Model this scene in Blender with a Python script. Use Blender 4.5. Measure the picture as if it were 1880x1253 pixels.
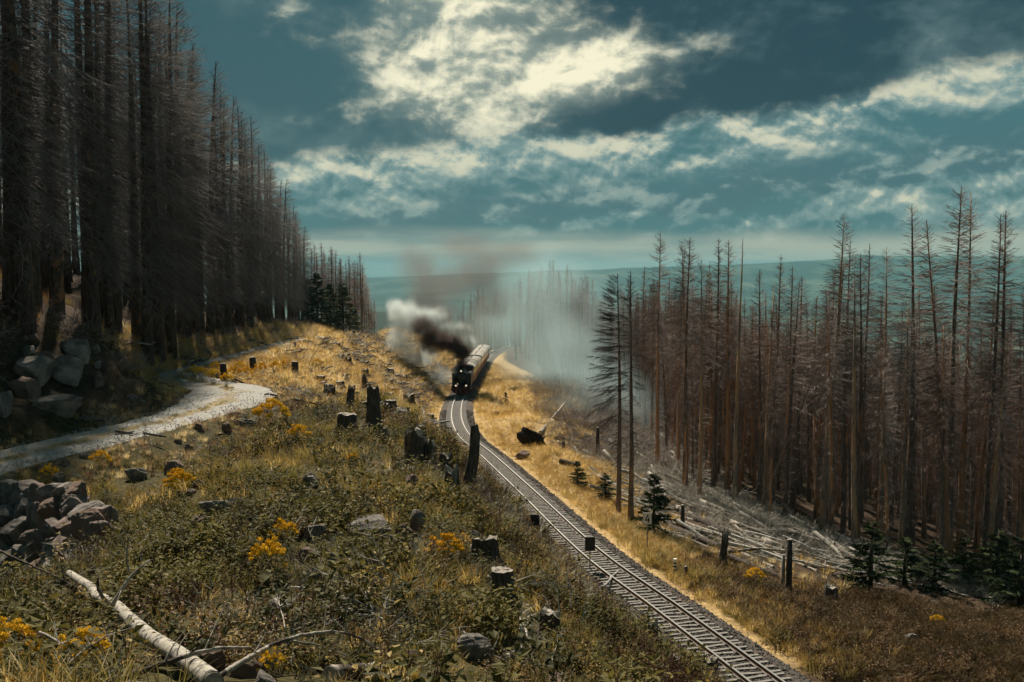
import bpy, math, random
import numpy as np
from mathutils import Vector, Matrix
R = math.radians
for o in list(bpy.data.objects):
    bpy.data.objects.remove(o)
scene = bpy.context.scene
COL = scene.collection

# ------------------------------------------------------------------ camera
FPX, CX, CY = 1880.0, 940.0, 626.5            # 36 mm lens on a 36 mm sensor, in photo pixels
PITCH = R(4.0)
cam = bpy.data.cameras.new('camera'); cam.lens = 36.0; cam.sensor_width = 36.0
cam.clip_start = 0.3; cam.clip_end = 60000
camo = bpy.data.objects.new('camera', cam); COL.objects.link(camo)
camo.location = (0, 0, 0); camo.rotation_euler = (R(90) - PITCH, 0, 0)
scene.camera = camo

# ------------------------------------------------------------------ node helper
class S:
    """socket with arithmetic"""
    nt = None
    def __init__(s, sock): s.s = sock
    @staticmethod
    def m(op, *a, clamp=False):
        n = S.nt.nodes.new('ShaderNodeMath'); n.operation = op; n.use_clamp = clamp
        for i, v in enumerate(a):
            if isinstance(v, S): S.nt.links.new(v.s, n.inputs[i])
            else: n.inputs[i].default_value = v
        return S(n.outputs[0])
    def __add__(s, o): return S.m('ADD', s, o)
    __radd__ = __add__
    def __sub__(s, o): return S.m('SUBTRACT', s, o)
    def __rsub__(s, o): return S.m('SUBTRACT', o, s)
    def __mul__(s, o): return S.m('MULTIPLY', s, o)
    __rmul__ = __mul__
    def __truediv__(s, o): return S.m('DIVIDE', s, o)
def smooth(x, a, b):
    n = S.nt.nodes.new('ShaderNodeMapRange'); n.interpolation_type = 'SMOOTHSTEP'
    S.nt.links.new(x.s, n.inputs['Value'])
    n.inputs['From Min'].default_value = a; n.inputs['From Max'].default_value = b
    return S(n.outputs[0])
def comb(x, y, z):
    n = S.nt.nodes.new('ShaderNodeCombineXYZ')
    for i, v in enumerate((x, y, z)):
        if isinstance(v, S): S.nt.links.new(v.s, n.inputs[i])
        else: n.inputs[i].default_value = v
    return S(n.outputs[0])
def noise(vec, scale, detail=4, rough=0.5, dist=0.0, out=0, lac=2.0):
    n = S.nt.nodes.new('ShaderNodeTexNoise'); n.noise_dimensions = '3D'
    if vec is not None: S.nt.links.new(vec.s, n.inputs['Vector'])
    n.inputs['Scale'].default_value = scale; n.inputs['Detail'].default_value = detail
    n.inputs['Roughness'].default_value = rough; n.inputs['Distortion'].default_value = dist
    n.inputs['Lacunarity'].default_value = lac
    return S(n.outputs[out])
def mixc(f, a, b, mode='MIX'):
    n = S.nt.nodes.new('ShaderNodeMix'); n.data_type = 'RGBA'; n.blend_type = mode
    if isinstance(f, S): S.nt.links.new(f.s, n.inputs['Factor'])
    else: n.inputs['Factor'].default_value = f
    for k, v in (('A', a), ('B', b)):
        sock = [i for i in n.inputs if i.name == k and i.type == 'RGBA'][0]
        if isinstance(v, S): S.nt.links.new(v.s, sock)
        else: sock.default_value = (*v, 1)
    return S([o for o in n.outputs if o.type == 'RGBA'][0])

# ------------------------------------------------------------------ world: sky with cloud decks
SUN_AZ, SUN_EL = R(-19), R(47)                # azimuth from forward (+Y), negative = left
world = bpy.data.worlds.new('World'); scene.world = world; world.use_nodes = True
nt = world.node_tree; nt.nodes.clear(); S.nt = nt
sky = nt.nodes.new('ShaderNodeTexSky'); sky.sky_type = 'NISHITA'; sky.sun_disc = False
sky.sun_elevation = SUN_EL; sky.sun_rotation = SUN_AZ
tc = nt.nodes.new('ShaderNodeTexCoord')
sep = nt.nodes.new('ShaderNodeSeparateXYZ'); nt.links.new(tc.outputs['Generated'], sep.inputs[0])
dx, dy, dz = (S(sep.outputs[i]) for i in range(3))
az = S.m('ARCTAN2', dx, dy)                   # 0 = forward, + = right
hor = S.m('SQRT', dx * dx + dy * dy)
el = S.m('ARCTAN2', dz, hor)                  # elevation
# cloud noise: puffy overhead, flattened towards the horizon; 'relief' lights the sides turned to the sun (up)
def dens(off_az, off_el, sc, seed=0.0, detail=9, rough=0.55, st=1.45, dist=0.25):
    v = comb(az + off_az + seed, (el + off_el) * st, 0.37 + seed)
    return noise(v, sc, detail, rough, dist)
n_big = dens(0, 0, 3.4, 3.1, 4, 0.5, 2.2)
n_mid = dens(0, 0, 8.5); n_up = dens(-0.004, 0.013, 8.5)
n_fine = dens(0, 0, 21.0, 4.2, 7, 0.58); n_fup = dens(-0.002, 0.005, 21.0, 4.2, 7, 0.58)
relief = (n_mid - n_up) * 6.0 + (n_fine - n_fup) * 3.2
row0 = 495.0 - el * 1880.0
row = row0 + (az + 0.1) * 200.0 + (n_big - 0.5) * 90.0 + (n_mid - 0.5) * 120.0 + (n_fine - 0.5) * 40.0
deck = 1.0 - smooth(row, 262, 304)                   # high dark deck, its lower rim sloping up to the right
def gau(a0, e0, sa, se):
    x = (az - a0) * (1 / sa); y = (el - e0) * (1 / se)
    return S.m('EXPONENT', (x * x + y * y) * -1.0)
glow = gau(-0.055, 0.188, 0.14, 0.056) + gau(0.085, 0.198, 0.075, 0.04) * 0.6 + gau(-0.05, 0.275, 0.12, 0.05) * 0.55     # where the sun sits behind the cloud
thin = smooth(n_big * 0.35 + n_mid * 0.65 + glow * 0.42 + (n_fine - 0.5) * 0.30, 0.57, 0.90)
core = smooth(n_mid * 0.45 + n_fine * 0.75 + relief * 0.16 + glow * 0.27, 0.66, 0.98)
C_DARK = (0.011, 0.047, 0.062); C_MID = (0.105, 0.20, 0.21); C_LIT = (0.66, 0.65, 0.48); C_PALE = (0.43, 0.455, 0.36)
left = smooth(az, 0.12, -0.12)
c_deck = mixc(left * 0.75 + glow * 0.3, C_DARK, (0.033, 0.104, 0.118))
c_deck = mixc(smooth(n_mid * 0.8 + relief * 0.10 + n_big * 0.4, 0.56, 0.95) * 0.6, c_deck, (0.150, 0.235, 0.235))
c_deck = mixc(smooth(n_big + (n_mid - 0.5) * 0.5, 0.44, 0.66) * 0.55, c_deck, (0.105, 0.190, 0.198))
c_deck = mixc(thin * 0.85, c_deck, (0.33, 0.385, 0.32))
c_deck = mixc(thin * core, c_deck, (0.98, 0.92, 0.66))
fade = smooth(row, 395, 300)                         # cumulus tops just below the rim catch the light
c_cum = mixc(smooth(relief * 0.55 + (n_mid - 0.5) * 1.1 + (n_fine - 0.5) * 0.5 + fade * 0.34, -0.22, 0.50), (0.050, 0.152, 0.168), (0.225, 0.335, 0.318))
c_cum = mixc(smooth(relief * 0.8 + (n_mid - 0.5) * 0.7 + (n_fine - 0.5) * 0.4 + fade * 0.50, 0.30, 1.0), c_cum, C_LIT)
base = smooth(row, 350, 410) * (1.0 - smooth(row, 425, 440))
c_cum = mixc(base * 0.8, c_cum, mixc(smooth(relief, 0.05, 0.6), (0.052, 0.132, 0.152), (0.18, 0.28, 0.27)))
pale = smooth(row0 + (n_big - 0.5) * 60.0 + (n_mid - 0.5) * 34.0, 408, 452)
c_pale = mixc(smooth(noise(comb(az * 0.8, el * 9.0, 1.3), 9.0, 6, 0.55), 0.42, 0.70), C_PALE, (0.24, 0.31, 0.28))
col = mixc(deck, c_cum, c_deck)
col = mixc(pale, col, c_pale)
gain = mixc(1.0, col, (12.0, 12.0, 12.0), 'MULTIPLY')
skycol = mixc(0.96, S(sky.outputs[0]), gain)   # clear sky shows thinly through the cloud
bg = nt.nodes.new('ShaderNodeBackground'); bg.inputs['Strength'].default_value = 0.050
nt.links.new(skycol.s, bg.inputs['Color'])
wo = nt.nodes.new('ShaderNodeOutputWorld'); nt.links.new(bg.outputs[0], wo.inputs['Surface'])
world.cycles.sampling_method = 'MANUAL'; world.cycles.sample_map_resolution = 1024

# ------------------------------------------------------------------ sun
sl = bpy.data.lights.new('sun', 'SUN'); sl.energy = 5.0; sl.angle = R(1.2); sl.color = (1.0, 0.89, 0.73)
so = bpy.data.objects.new('sun', sl); COL.objects.link(so)
sdir = Vector((math.sin(SUN_AZ) * math.cos(SUN_EL), math.cos(SUN_AZ) * math.cos(SUN_EL), math.sin(SUN_EL)))
so.rotation_euler = sdir.to_track_quat('Z', 'Y').to_euler(); so.location = (-60, 60, 80)

vs = scene.view_settings; vs.view_transform = 'Standard'; vs.look = 'None'; vs.gamma = 1.0; vs.exposure = 0.74
vs.use_curve_mapping = False
cy = scene.cycles
cy.use_denoising = True; cy.denoiser = 'OPENIMAGEDENOISE'
cy.max_bounces = 5; cy.diffuse_bounces = 2; cy.glossy_bounces = 2; cy.transmission_bounces = 2
cy.transparent_max_bounces = 8; cy.volume_bounces = 1; cy.volume_step_rate = 1.5; cy.volume_max_steps = 256
cy.use_adaptive_sampling = True; cy.adaptive_threshold = 0.02

# ------------------------------------------------------------------ general helpers
rng = np.random.default_rng(11)
def mesh_np(name, V, F, mats=(), smooth_sh=False, mi=None):
    """V (n,3); F list of int arrays (m,3) or (m,4)"""
    V = np.asarray(V, np.float32)
    F = [np.asarray(f, np.int32) for f in F if len(f)]
    me = bpy.data.meshes.new(name)
    me.vertices.add(len(V)); me.vertices.foreach_set('co', V.ravel())
    loops = np.concatenate([f.ravel() for f in F]); tot = np.concatenate([np.full(len(f), f.shape[1], np.int32) for f in F])
    me.loops.add(len(loops)); me.loops.foreach_set('vertex_index', loops)
    me.polygons.add(len(tot)); st = np.zeros(len(tot), np.int32); st[1:] = np.cumsum(tot)[:-1]
    me.polygons.foreach_set('loop_start', st); me.polygons.foreach_set('loop_total', tot)
    if mi is not None: me.polygons.foreach_set('material_index', np.asarray(mi, np.int32))
    me.polygons.foreach_set('use_smooth', np.full(len(tot), bool(smooth_sh)))
    for m in mats: me.materials.append(m)
    me.update(calc_edges=True); me.validate()
    return me
def link(name, me, parent=None, loc=None, rot=None, scale=None):
    o = bpy.data.objects.new(name, me); COL.objects.link(o)
    if parent: o.parent = parent
    if loc is not None: o.location = loc
    if rot is not None: o.rotation_euler = rot
    if scale is not None: o.scale = scale if hasattr(scale, '__len__') else (scale,) * 3
    return o
def tag(o, label=None, cat=None, group=None, kind=None):
    if label: o['label'] = label
    if cat: o['category'] = cat
    if group: o['group'] = group
    if kind: o['kind'] = kind
    return o
class MB:
    """collects shapes into one mesh"""
    def __init__(s): s.V = []; s.Q = []; s.T = []; s.n = 0
    def add(s, V, Q=None, T=None):
        V = np.asarray(V, float).reshape(-1, 3)
        if Q is not None and len(Q): s.Q.append(np.asarray(Q) + s.n)
        if T is not None and len(T): s.T.append(np.asarray(T) + s.n)
        s.V.append(V); s.n += len(V); return s
    def box(s, c, d, rz=0.0, taper=1.0):
        x, y, z = np.array(d) / 2
        v = np.array([(-x, -y, -z), (x, -y, -z), (x, y, -z), (-x, y, -z), (-x * taper, -y * taper, z), (x * taper, -y * taper, z), (x * taper, y * taper, z), (-x * taper, y * taper, z)])
        if rz:
            a, b = math.cos(rz), math.sin(rz); v[:, :2] = np.stack([v[:, 0] * a - v[:, 1] * b, v[:, 0] * b + v[:, 1] * a], 1)
        return s.add(v + np.array(c), [(0, 3, 2, 1), (4, 5, 6, 7), (0, 1, 5, 4), (1, 2, 6, 5), (2, 3, 7, 6), (3, 0, 4, 7)])
    def cyl(s, a, b, ra, rb=None, n=16, caps=True):
        rb = ra if rb is None else rb
        return s.tube([a, b], [ra, rb], n, caps)
    def tube(s, pts, rad, n=8, caps=True):
        V, Q, T = tubes(np.asarray([pts], float), np.asarray([rad], float), n, caps)
        return s.add(V, Q, T)
    def build(s, name, mats, parent=None, smooth_sh=False, **k):
        mats = mats if isinstance(mats, (list, tuple)) else [mats]
        F = ([np.concatenate(s.Q)] if s.Q else []) + ([np.concatenate(s.T)] if s.T else [])
        return link(name, mesh_np(name, np.concatenate(s.V), F, mats, smooth_sh), parent, **k)
    def mesh(s, name, mats, smooth_sh=False):
        mats = mats if isinstance(mats, (list, tuple)) else [mats]
        F = ([np.concatenate(s.Q)] if s.Q else []) + ([np.concatenate(s.T)] if s.T else [])
        return mesh_np(name, np.concatenate(s.V), F, mats, smooth_sh)
def tubes(P, Rd, n=3, caps=False):
    """P (m,k,3) paths, Rd (m,k) radii -> verts, quads, tris"""
    P = np.asarray(P, float); m, k, _ = P.shape
    t = np.gradient(P, axis=1) if k > 2 else np.repeat(P[:, 1:] - P[:, :1], 2, 1)
    t /= np.linalg.norm(t, axis=2, keepdims=True) + 1e-9
    ref = np.where(np.abs(t[:, :1, 2:3]) > 0.9, np.array([1.0, 0, 0]), np.array([0, 0, 1.0]))
    u = np.cross(t, ref); u /= np.linalg.norm(u, axis=2, keepdims=True) + 1e-9
    w = np.cross(t, u)
    a = np.arange(n) * 2 * np.pi / n
    V = P[:, :, None] + Rd[:, :, None, None] * (u[:, :, None] * np.cos(a)[None, None, :, None] - w[:, :, None] * np.sin(a)[None, None, :, None])
    idx = np.arange(m * k * n).reshape(m, k, n)
    i0 = idx[:, :-1]; i1 = idx[:, 1:]
    Q = np.stack([i0, np.roll(i0, -1, 2), np.roll(i1, -1, 2), i1], -1).reshape(-1, 4)
    V = V.reshape(-1, 3); T = np.zeros((0, 3), int)
    if caps:
        c = np.stack([P[:, 0], P[:, -1]], 1).reshape(-1, 3); base = len(V); V = np.concatenate([V, c])
        ci = base + np.arange(m) * 2
        s0 = idx[:, 0]; s1 = idx[:, -1]
        T = np.concatenate([np.stack([np.repeat(ci[:, None], n, 1), np.roll(s0, -1, 1), s0], -1).reshape(-1, 3),
                            np.stack([np.repeat(ci[:, None] + 1, n, 1), s1, np.roll(s1, -1, 1)], -1).reshape(-1, 3)])
    return V, Q, T
def cones(A, B, r, n=3):
    """thin spikes from A to B (m,3)"""
    A = np.asarray(A, float); B = np.asarray(B, float); m = len(A)
    t = B - A; t /= np.linalg.norm(t, axis=1, keepdims=True) + 1e-9
    ref = np.where(np.abs(t[:, 2:3]) > 0.9, np.array([1.0, 0, 0]), np.array([0, 0, 1.0]))
    u = np.cross(t, ref); u /= np.linalg.norm(u, axis=1, keepdims=True) + 1e-9; w = np.cross(t, u)
    a = np.arange(n) * 2 * np.pi / n; r = np.broadcast_to(np.asarray(r, float), (m,))
    ring = A[:, None] + r[:, None, None] * (u[:, None] * np.cos(a)[None, :, None] + w[:, None] * np.sin(a)[None, :, None])
    V = np.concatenate([ring, B[:, None]], 1).reshape(-1, 3)
    b = (np.arange(m) * (n + 1))[:, None]
    T = np.stack([b + np.arange(n)[None], b + (np.arange(n)[None] + 1) % n, np.repeat(b + n, n, 1)], -1).reshape(-1, 3)
    return V, T
# value noise
def _h(i, j, s):
    n = (i * 374761393 + j * 668265263 + s * 1442695041) & 0x7fffffff
    n = ((n ^ (n >> 13)) * 1274126177) & 0x7fffffff
    return ((n ^ (n >> 16)) & 0xffff) / 65535.0
def vnoise(x, y, s=0):
    x = np.asarray(x, float); y = np.asarray(y, float)
    i = np.floor(x).astype(np.int64); j = np.floor(y).astype(np.int64); f = x - i; g = y - j
    f = f * f * (3 - 2 * f); g = g * g * (3 - 2 * g)
    return (_h(i, j, s) * (1 - f) + _h(i + 1, j, s) * f) * (1 - g) + (_h(i, j + 1, s) * (1 - f) + _h(i + 1, j + 1, s) * f) * g
def fbm(x, y, s=0, oct=4):
    t = 0; a = 0.5
    for k in range(oct): t = t + a * (vnoise(np.asarray(x) * 2 ** k, np.asarray(y) * 2 ** k, s + k * 17) - 0.5); a *= 0.5
    return t * 2          # about -1..1
def sstep(x, a, b):
    t = np.clip((np.asarray(x, float) - a) / (b - a), 0, 1); return t * t * (3 - 2 * t)

# ------------------------------------------------------------------ photo pixel <-> place
cp, sp = math.cos(PITCH), math.sin(PITCH)
def ray(px, py):
    a = (px - CX) / FPX; b = (CY - py) / FPX
    return np.array([a, cp + b * sp, -sp + b * cp])
def at(px, py, Y):                       # point on the pixel's line of sight at forward distance Y
    r = ray(px, py); return r * (Y / r[1])
def proj(P):
    P = np.asarray(P, float); x, y, z = P[..., 0], P[..., 1], P[..., 2]
    dd = y * cp - z * sp; b = (y * sp + z * cp) / dd
    return CX + FPX * x / dd, CY - FPX * b

# ------------------------------------------------------------------ track and path courses
def catmull(P, step):
    P = np.asarray(P, float); P = np.concatenate([[2 * P[0] - P[1]], P, [2 * P[-1] - P[-2]]]); out = []
    for i in range(1, len(P) - 2):
        a, b, c, d = P[i - 1:i + 3]; n = max(2, int(np.linalg.norm(c - b) / 0.25)); t = np.linspace(0, 1, n, endpoint=False)[:, None]
        out.append(0.5 * ((2 * b) + (c - a) * t + (2 * a - 5 * b + 4 * c - d) * t ** 2 + (3 * b - a - 3 * c + d) * t ** 3))
    out = np.concatenate(out + [P[-2:-1]])
    s = np.concatenate([[0], np.cumsum(np.linalg.norm(np.diff(out, axis=0), axis=1))])
    q = np.arange(0, s[-1], step)
    return np.stack([np.interp(q, s, out[:, k]) for k in range(out.shape[1])], 1)
TRK = catmull([(14.6, 8), (11.4, 20), (8.15, 33.3), (6.3, 40.8), (3.9, 50.2), (1.0, 66), (-2.0, 82), (-4.3, 93.4), (-5.7, 105.6), (-6.5, 120), (-6.75, 134), (-6.6, 160), (-6.2, 190), (-5.6, 229), (-3.5, 260), (1, 290), (9, 318)], 0.5)
def trk_z(Y): return -(12.4 + 0.031 * np.asarray(Y, float))      # rail-head level
PTH = catmull([(-27, -12, -6.0), (-22, 8, -6.1), (-18.4, 23, -6.2), (-16.45, 32.9, -6.2), (-15.4, 37.1, -6.2), (-14.0, 42.5, -6.2), (-13.6, 47.8, -6.2), (-14.6, 52.6, -6.2), (-17.6, 56.3, -6.2), (-19.6, 60.5, -6.25), (-20.6, 69, -6.55),
               (-21.5, 80, -6.9), (-23.3, 103, -7.6), (-24.2, 124, -8.4), (-25.5, 150, -9.8), (-27, 180, -12.5), (-30, 215, -17)], 0.5)
def near(curve, x, y):
    """signed-less distance and nearest index to a course"""
    x = np.asarray(x, float).ravel(); y = np.asarray(y, float).ravel()
    D = np.full(len(x), 1e9); I = np.zeros(len(x), int)
    for s in range(0, len(x), 20000):
        e = slice(s, s + 20000)
        d2 = (x[e, None] - curve[None, :, 0]) ** 2 + (y[e, None] - curve[None, :, 1]) ** 2
        I[e] = d2.argmin(1); D[e] = np.sqrt(d2.min(1))
    return D, I

# ------------------------------------------------------------------ terrain
cpts = []
def P_(px, py, d): cpts.append(at(px, py, d))
def W_(x, y, z): cpts.append(np.array([x, y, z], float))
for a in [(0, 0, -1.9), (0, -25, 1.5), (-10, -3, -2.6), (10, 0, -4.2), (20, 4, -10), (32, 0, -14), (-14, -22, -1), (25, -25, -6), (-26, 14, -3.6), (-34, 2, 0), (-34, 22, 0.5), (-22, 8, -6.1), (-18.4, 23, -6.2)]: W_(*a)
for a in [(40, 1253, 10.5), (500, 1253, 10.5), (940, 1253, 12), (100, 1110, 18), (250, 1110, 16.5), (400, 1150, 15), (600, 1000, 19.5), (700, 1130, 15), (920, 1090, 19), (1050, 1120, 21), (880, 1030, 21), (800, 980, 24),
          (400, 955, 26), (200, 1010, 23), (600, 905, 27), (600, 805, 37), (400, 815, 39), (800, 905, 28), (800, 805, 41), (872, 938, 29), (970, 1035, 27), (1100, 1135, 24), (1180, 1205, 23.5), (1240, 1275, 27), (925, 935, 58), (985, 990, 49.5), (1060, 1050, 43.5), (895, 885, 70), (1150, 1125, 38.5), (1235, 1205, 33.5),
          (600, 725, 50), (690, 790, 45), (760, 765, 52), (500, 690, 62), (600, 680, 70), (560, 640, 98), (700, 700, 95), (650, 650, 128), (760, 680, 140), (790, 770, 88), (830, 830, 70), (650, 615, 180), (705, 609, 188)]: P_(*a)
for a in [(940, 705, 150), (1000, 740, 134), (1050, 705, 170), (950, 765, 108), (1000, 830, 85), (1100, 850, 88), (1100, 945, 66), (1200, 1000, 55), (1300, 1062, 47), (1450, 1090, 48), (1300, 950, 68), (1230, 880, 84), (1500, 1000, 66),
          (1660, 1022, 69), (1880, 1062, 66), (1700, 1130, 48), (1880, 1253, 33), (1620, 1253, 33), (1880, 1150, 46)]: P_(*a)
for a in [(40, 100, -24), (62, 62, -27), (22, 125, -22), (62, 150, -34), (12, 205, -23), (32, 250, -31), (-10, 265, -22.5), (2, 300, -27), (80, 250, -47), (50, 20, -20), (-26, 235, -19), (-34, 300, -30), (-60, 300, -26), (30, 320, -36)]: W_(*a)
for a in [(0, 550, 47), (100, 590, 50), (200, 632, 54), (60, 735, 40), (140, 735, 43), (330, 640, 67), (270, 642, 63), (450, 613, 105), (560, 598, 160)]: P_(*a)
for a in [(-42, 50, 4), (-42, 90, 0), (-52, 150, -4), (-62, 220, -10), (-62, 30, 10), (-70, 110, 6), (-20, 42, -5.4), (-17.5, 46, -6.1), (-17.3, 50.5, -6.25), (-19, 54, -6.1), (-25, 190, -11.9), (-19, 185, -11.7), (-24, 150, -9.6), (-20, 110, -8.5)]: W_(*a)
for a in [(60, 1052, 25.0), (150, 1055, 24.0), (-70, 1052, 25.6), (20, 1052, 25.3)]: P_(*a)
CP = np.array(cpts)
for k in range(0, len(TRK), 12): CP = np.vstack([CP, [TRK[k, 0], TRK[k, 1], trk_z(TRK[k, 1]) - 0.35]])
for k in range(0, len(PTH), 14): CP = np.vstack([CP, PTH[k]])
SC = 40.0
def _k(r2): return np.where(r2 > 0, 0.5 * r2 * np.log(r2 + 1e-12), 0)
def _fit(C):
    n = len(C); X = C[:, :2] / SC
    K = _k(((X[:, None] - X[None]) ** 2).sum(2)) + np.eye(n) * 0.0015
    Pm = np.hstack([np.ones((n, 1)), X]); A = np.zeros((n + 3, n + 3)); A[:n, :n] = K; A[:n, n:] = Pm; A[n:, :n] = Pm.T
    return np.linalg.solve(A, np.concatenate([C[:, 2], np.zeros(3)]))
CW = _fit(CP)
def _tps(x, y):
    out = np.empty(len(x)); X = CP[:, :2] / SC
    for s in range(0, len(x), 20000):
        e = slice(s, s + 20000); p = np.stack([x[e], y[e]], 1) / SC
        out[e] = _k(((p[:, None] - X[None]) ** 2).sum(2)) @ CW[:-3] + CW[-3] + p @ CW[-2:]
    return out
def far_z(x, y):
    az_ = np.arctan2(x, y); r = np.hypot(x, y)
    plain = -175 + 26 * fbm(x / 900, y / 700, 5, 4)
    z = -40 - 135 * sstep(r, 280, 1900) + 12 * fbm(x / 160, y / 160, 9, 3)
    z = np.where(r > 1500, z * (1 - sstep(r, 1500, 2500)) + plain * sstep(r, 1500, 2500), z)
    # wooded shoulder left of the line
    z = z + 74 * np.exp(-((x + 195) / 200) ** 2 - ((y - 1250) / 330) ** 2)
    # rolling ridges
    z = z + 42 * np.exp(-((r - 4200) / 500) ** 2) * (0.6 + 0.8 * fbm(az_ * 5, r / 4000, 31, 3) + 0.9 * np.clip(az_, -0.2, 0.6))
    prof = np.interp(az_, [-3.2, -1.0, -0.14, 0.0, 0.14, 0.245, 0.30, 0.325, 0.36, 0.46, 0.8, 3.2], [60, -60, -78, -25, 8, 52, 82, 118, 92, 96, 40, 60])
    rid = prof + 175 + 22 * fbm(az_ * 16, r / 5000, 41, 4)
    z = z + rid * sstep(r, 6200, 8600) * (1 - 0.5 * sstep(r, 9500, 14000))
    return z
def ground_z(x, y):
    x = np.atleast_1d(np.asarray(x, float)); y = np.atleast_1d(np.asarray(y, float)); sh = x.shape; x = x.ravel(); y = y.ravel()
    d = np.hypot(x - 0, y - 110)
    z = np.zeros(len(x)); w = sstep(d, 190, 330)
    m = w < 1
    if m.any():
        xm, ym = x[m], y[m]; t = _tps(xm, ym)
        D, I = near(TRK, xm, ym); Dp, Ip = near(PTH, xm, ym)
        rough = np.clip((np.minimum(D - 2.4, (Dp - 2.0))) / 3, 0, 1)
        t = t + rough * (0.34 * fbm(xm / 3.1, ym / 3.1, 1, 3) + 0.16 * fbm(xm / 0.9, ym / 0.9, 2, 3))
        zt = trk_z(TRK[I, 1]) - 0.42
        k = 1 - sstep(D, 2.1, 5.0); t = t * (1 - k) + zt * k
        k = 1 - sstep(Dp, 1.9, 3.4); t = t * (1 - k) + PTH[Ip, 2] * k
        z[m] = t
    m2 = w > 0
    if m2.any(): z[m2] = z[m2] * (1 - w[m2]) + far_z(x[m2], y[m2]) * w[m2]
    return z.reshape(sh)
# one sheet, fine near the camera and coarse to the horizon
def axis(lo, hi, st, end, g):
    a = list(np.arange(lo, hi + 1e-6, st)); s = st
    while a[-1] < end: s *= g; a.append(a[-1] + s)
    s = st; b = [lo]
    while b[0] > -end: s *= g; b.insert(0, b[0] - s)
    return np.array(b[:-1] + a)
gx = axis(-34, 44, 0.4, 16000, 1.12); gy = axis(6, 120, 0.42, 16000, 1.08)
gy = gy[gy > -1500]
GX, GY = np.meshgrid(gx, gy); GZ = ground_z(GX, GY)
from bisect import bisect_left
def Hq(x, y):
    """height of the ground sheet itself (bilinear)"""
    x = np.atleast_1d(np.asarray(x, float)); y = np.atleast_1d(np.asarray(y, float))
    i = np.clip(np.searchsorted(gx, x) - 1, 0, len(gx) - 2); j = np.clip(np.searchsorted(gy, y) - 1, 0, len(gy) - 2)
    f = (x - gx[i]) / (gx[i + 1] - gx[i]); g = (y - gy[j]) / (gy[j + 1] - gy[j])
    return (GZ[j, i] * (1 - f) + GZ[j, i + 1] * f) * (1 - g) + (GZ[j + 1, i] * (1 - f) + GZ[j + 1, i + 1] * f) * g
def H1(x, y): return float(Hq(x, y)[0])
def spot(px, py, y0=6.0, y1=330.0):
    """where the line of sight through a photo pixel first meets the ground"""
    r = ray(px, py); Y = np.concatenate([np.arange(y0, 60, 0.1), np.arange(60, y1, 0.4)]); Pp = r[None] * (Y / r[1])[:, None]
    b = np.nonzero(Pp[:, 2] <= Hq(Pp[:, 0], Pp[:, 1]))[0]
    k = b[0] if len(b) else len(Y) - 1
    p = Pp[k]; return np.array([p[0], p[1], H1(p[0], p[1])])
def trk_at(Y):
    k = int(np.argmin(abs(TRK[:, 1] - Y))); return TRK[k]

# ------------------------------------------------------------------ materials
def mat(name, rough=0.9, spec=0.2):
    m = bpy.data.materials.new(name); m.use_nodes = True; S.nt = m.node_tree
    b = m.node_tree.nodes['Principled BSDF']; b.inputs['Roughness'].default_value = rough
    b.inputs['Specular IOR Level'].default_value = spec
    return m, b
def setc(b, c):
    if isinstance(c, S): S.nt.links.new(c.s, b.inputs['Base Color'])
    else: b.inputs['Base Color'].default_value = (*c, 1)
def coord(kind='Object'):
    n = S.nt.nodes.new('ShaderNodeTexCoord'); return S(n.outputs[kind])
def wpos():
    n = S.nt.nodes.new('ShaderNodeNewGeometry'); return S(n.outputs['Position'])
def orand():
    n = S.nt.nodes.new('ShaderNodeObjectInfo'); return S(n.outputs['Random'])
def mapv(v, scale):
    n = S.nt.nodes.new('ShaderNodeMapping'); S.nt.links.new(v.s, n.inputs['Vector']); n.inputs['Scale'].default_value = scale
    return S(n.outputs[0])
def bump(b, h, strength=0.5, dist=0.05):
    n = S.nt.nodes.new('ShaderNodeBump'); n.inputs['Strength'].default_value = strength; n.inputs['Distance'].default_value = dist
    S.nt.links.new(h.s, n.inputs['Height']); S.nt.links.new(n.outputs[0], b.inputs['Normal'])
def attr(name, out='Fac'):
    n = S.nt.nodes.new('ShaderNodeAttribute'); n.attribute_name = name; return S(n.outputs[out])
def plain(name, c, rough=0.8, spec=0.2, metal=0.0, var=0.0, nscale=6.0, bmp=0.0):
    m, b = mat(name, rough, spec); b.inputs['Metallic'].default_value = metal
    if var:
        n = noise(coord(), nscale, 5, 0.6)
        lo = tuple(x * (1 - var) for x in c); hi = tuple(min(1, x * (1 + var)) for x in c)
        setc(b, mixc(smooth(n, 0.3, 0.7), lo, hi))
        if bmp: bump(b, n, bmp, 0.02)
    else: setc(b, c)
    return m
M = {}
def leafmat(name, c1, c2, trans=0.35, rough=0.6, spec=0.25, nscale=1.2):
    """thin leaf or blade: diffuse + translucent, tint varies over the place"""
    m = bpy.data.materials.new(name); m.use_nodes = True; S.nt = m.node_tree; t = m.node_tree
    b = t.nodes['Principled BSDF']; b.inputs['Roughness'].default_value = rough; b.inputs['Specular IOR Level'].default_value = spec
    f = smooth(noise(wpos(), nscale, 3, 0.6), 0.32, 0.68) * 0.6 + orand() * 0.4
    c = mixc(f, c1, c2); setc(b, c)
    tr = t.nodes.new('ShaderNodeBsdfTranslucent'); t.links.new(c.s, tr.inputs['Color'])
    mx = t.nodes.new('ShaderNodeMixShader'); mx.inputs[0].default_value = trans
    t.links.new(b.outputs[0], mx.inputs[1]); t.links.new(tr.outputs[0], mx.inputs[2])
    t.links.new(mx.outputs[0], t.nodes['Material Output'].inputs['Surface'])
    M[name] = m; return m

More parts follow.
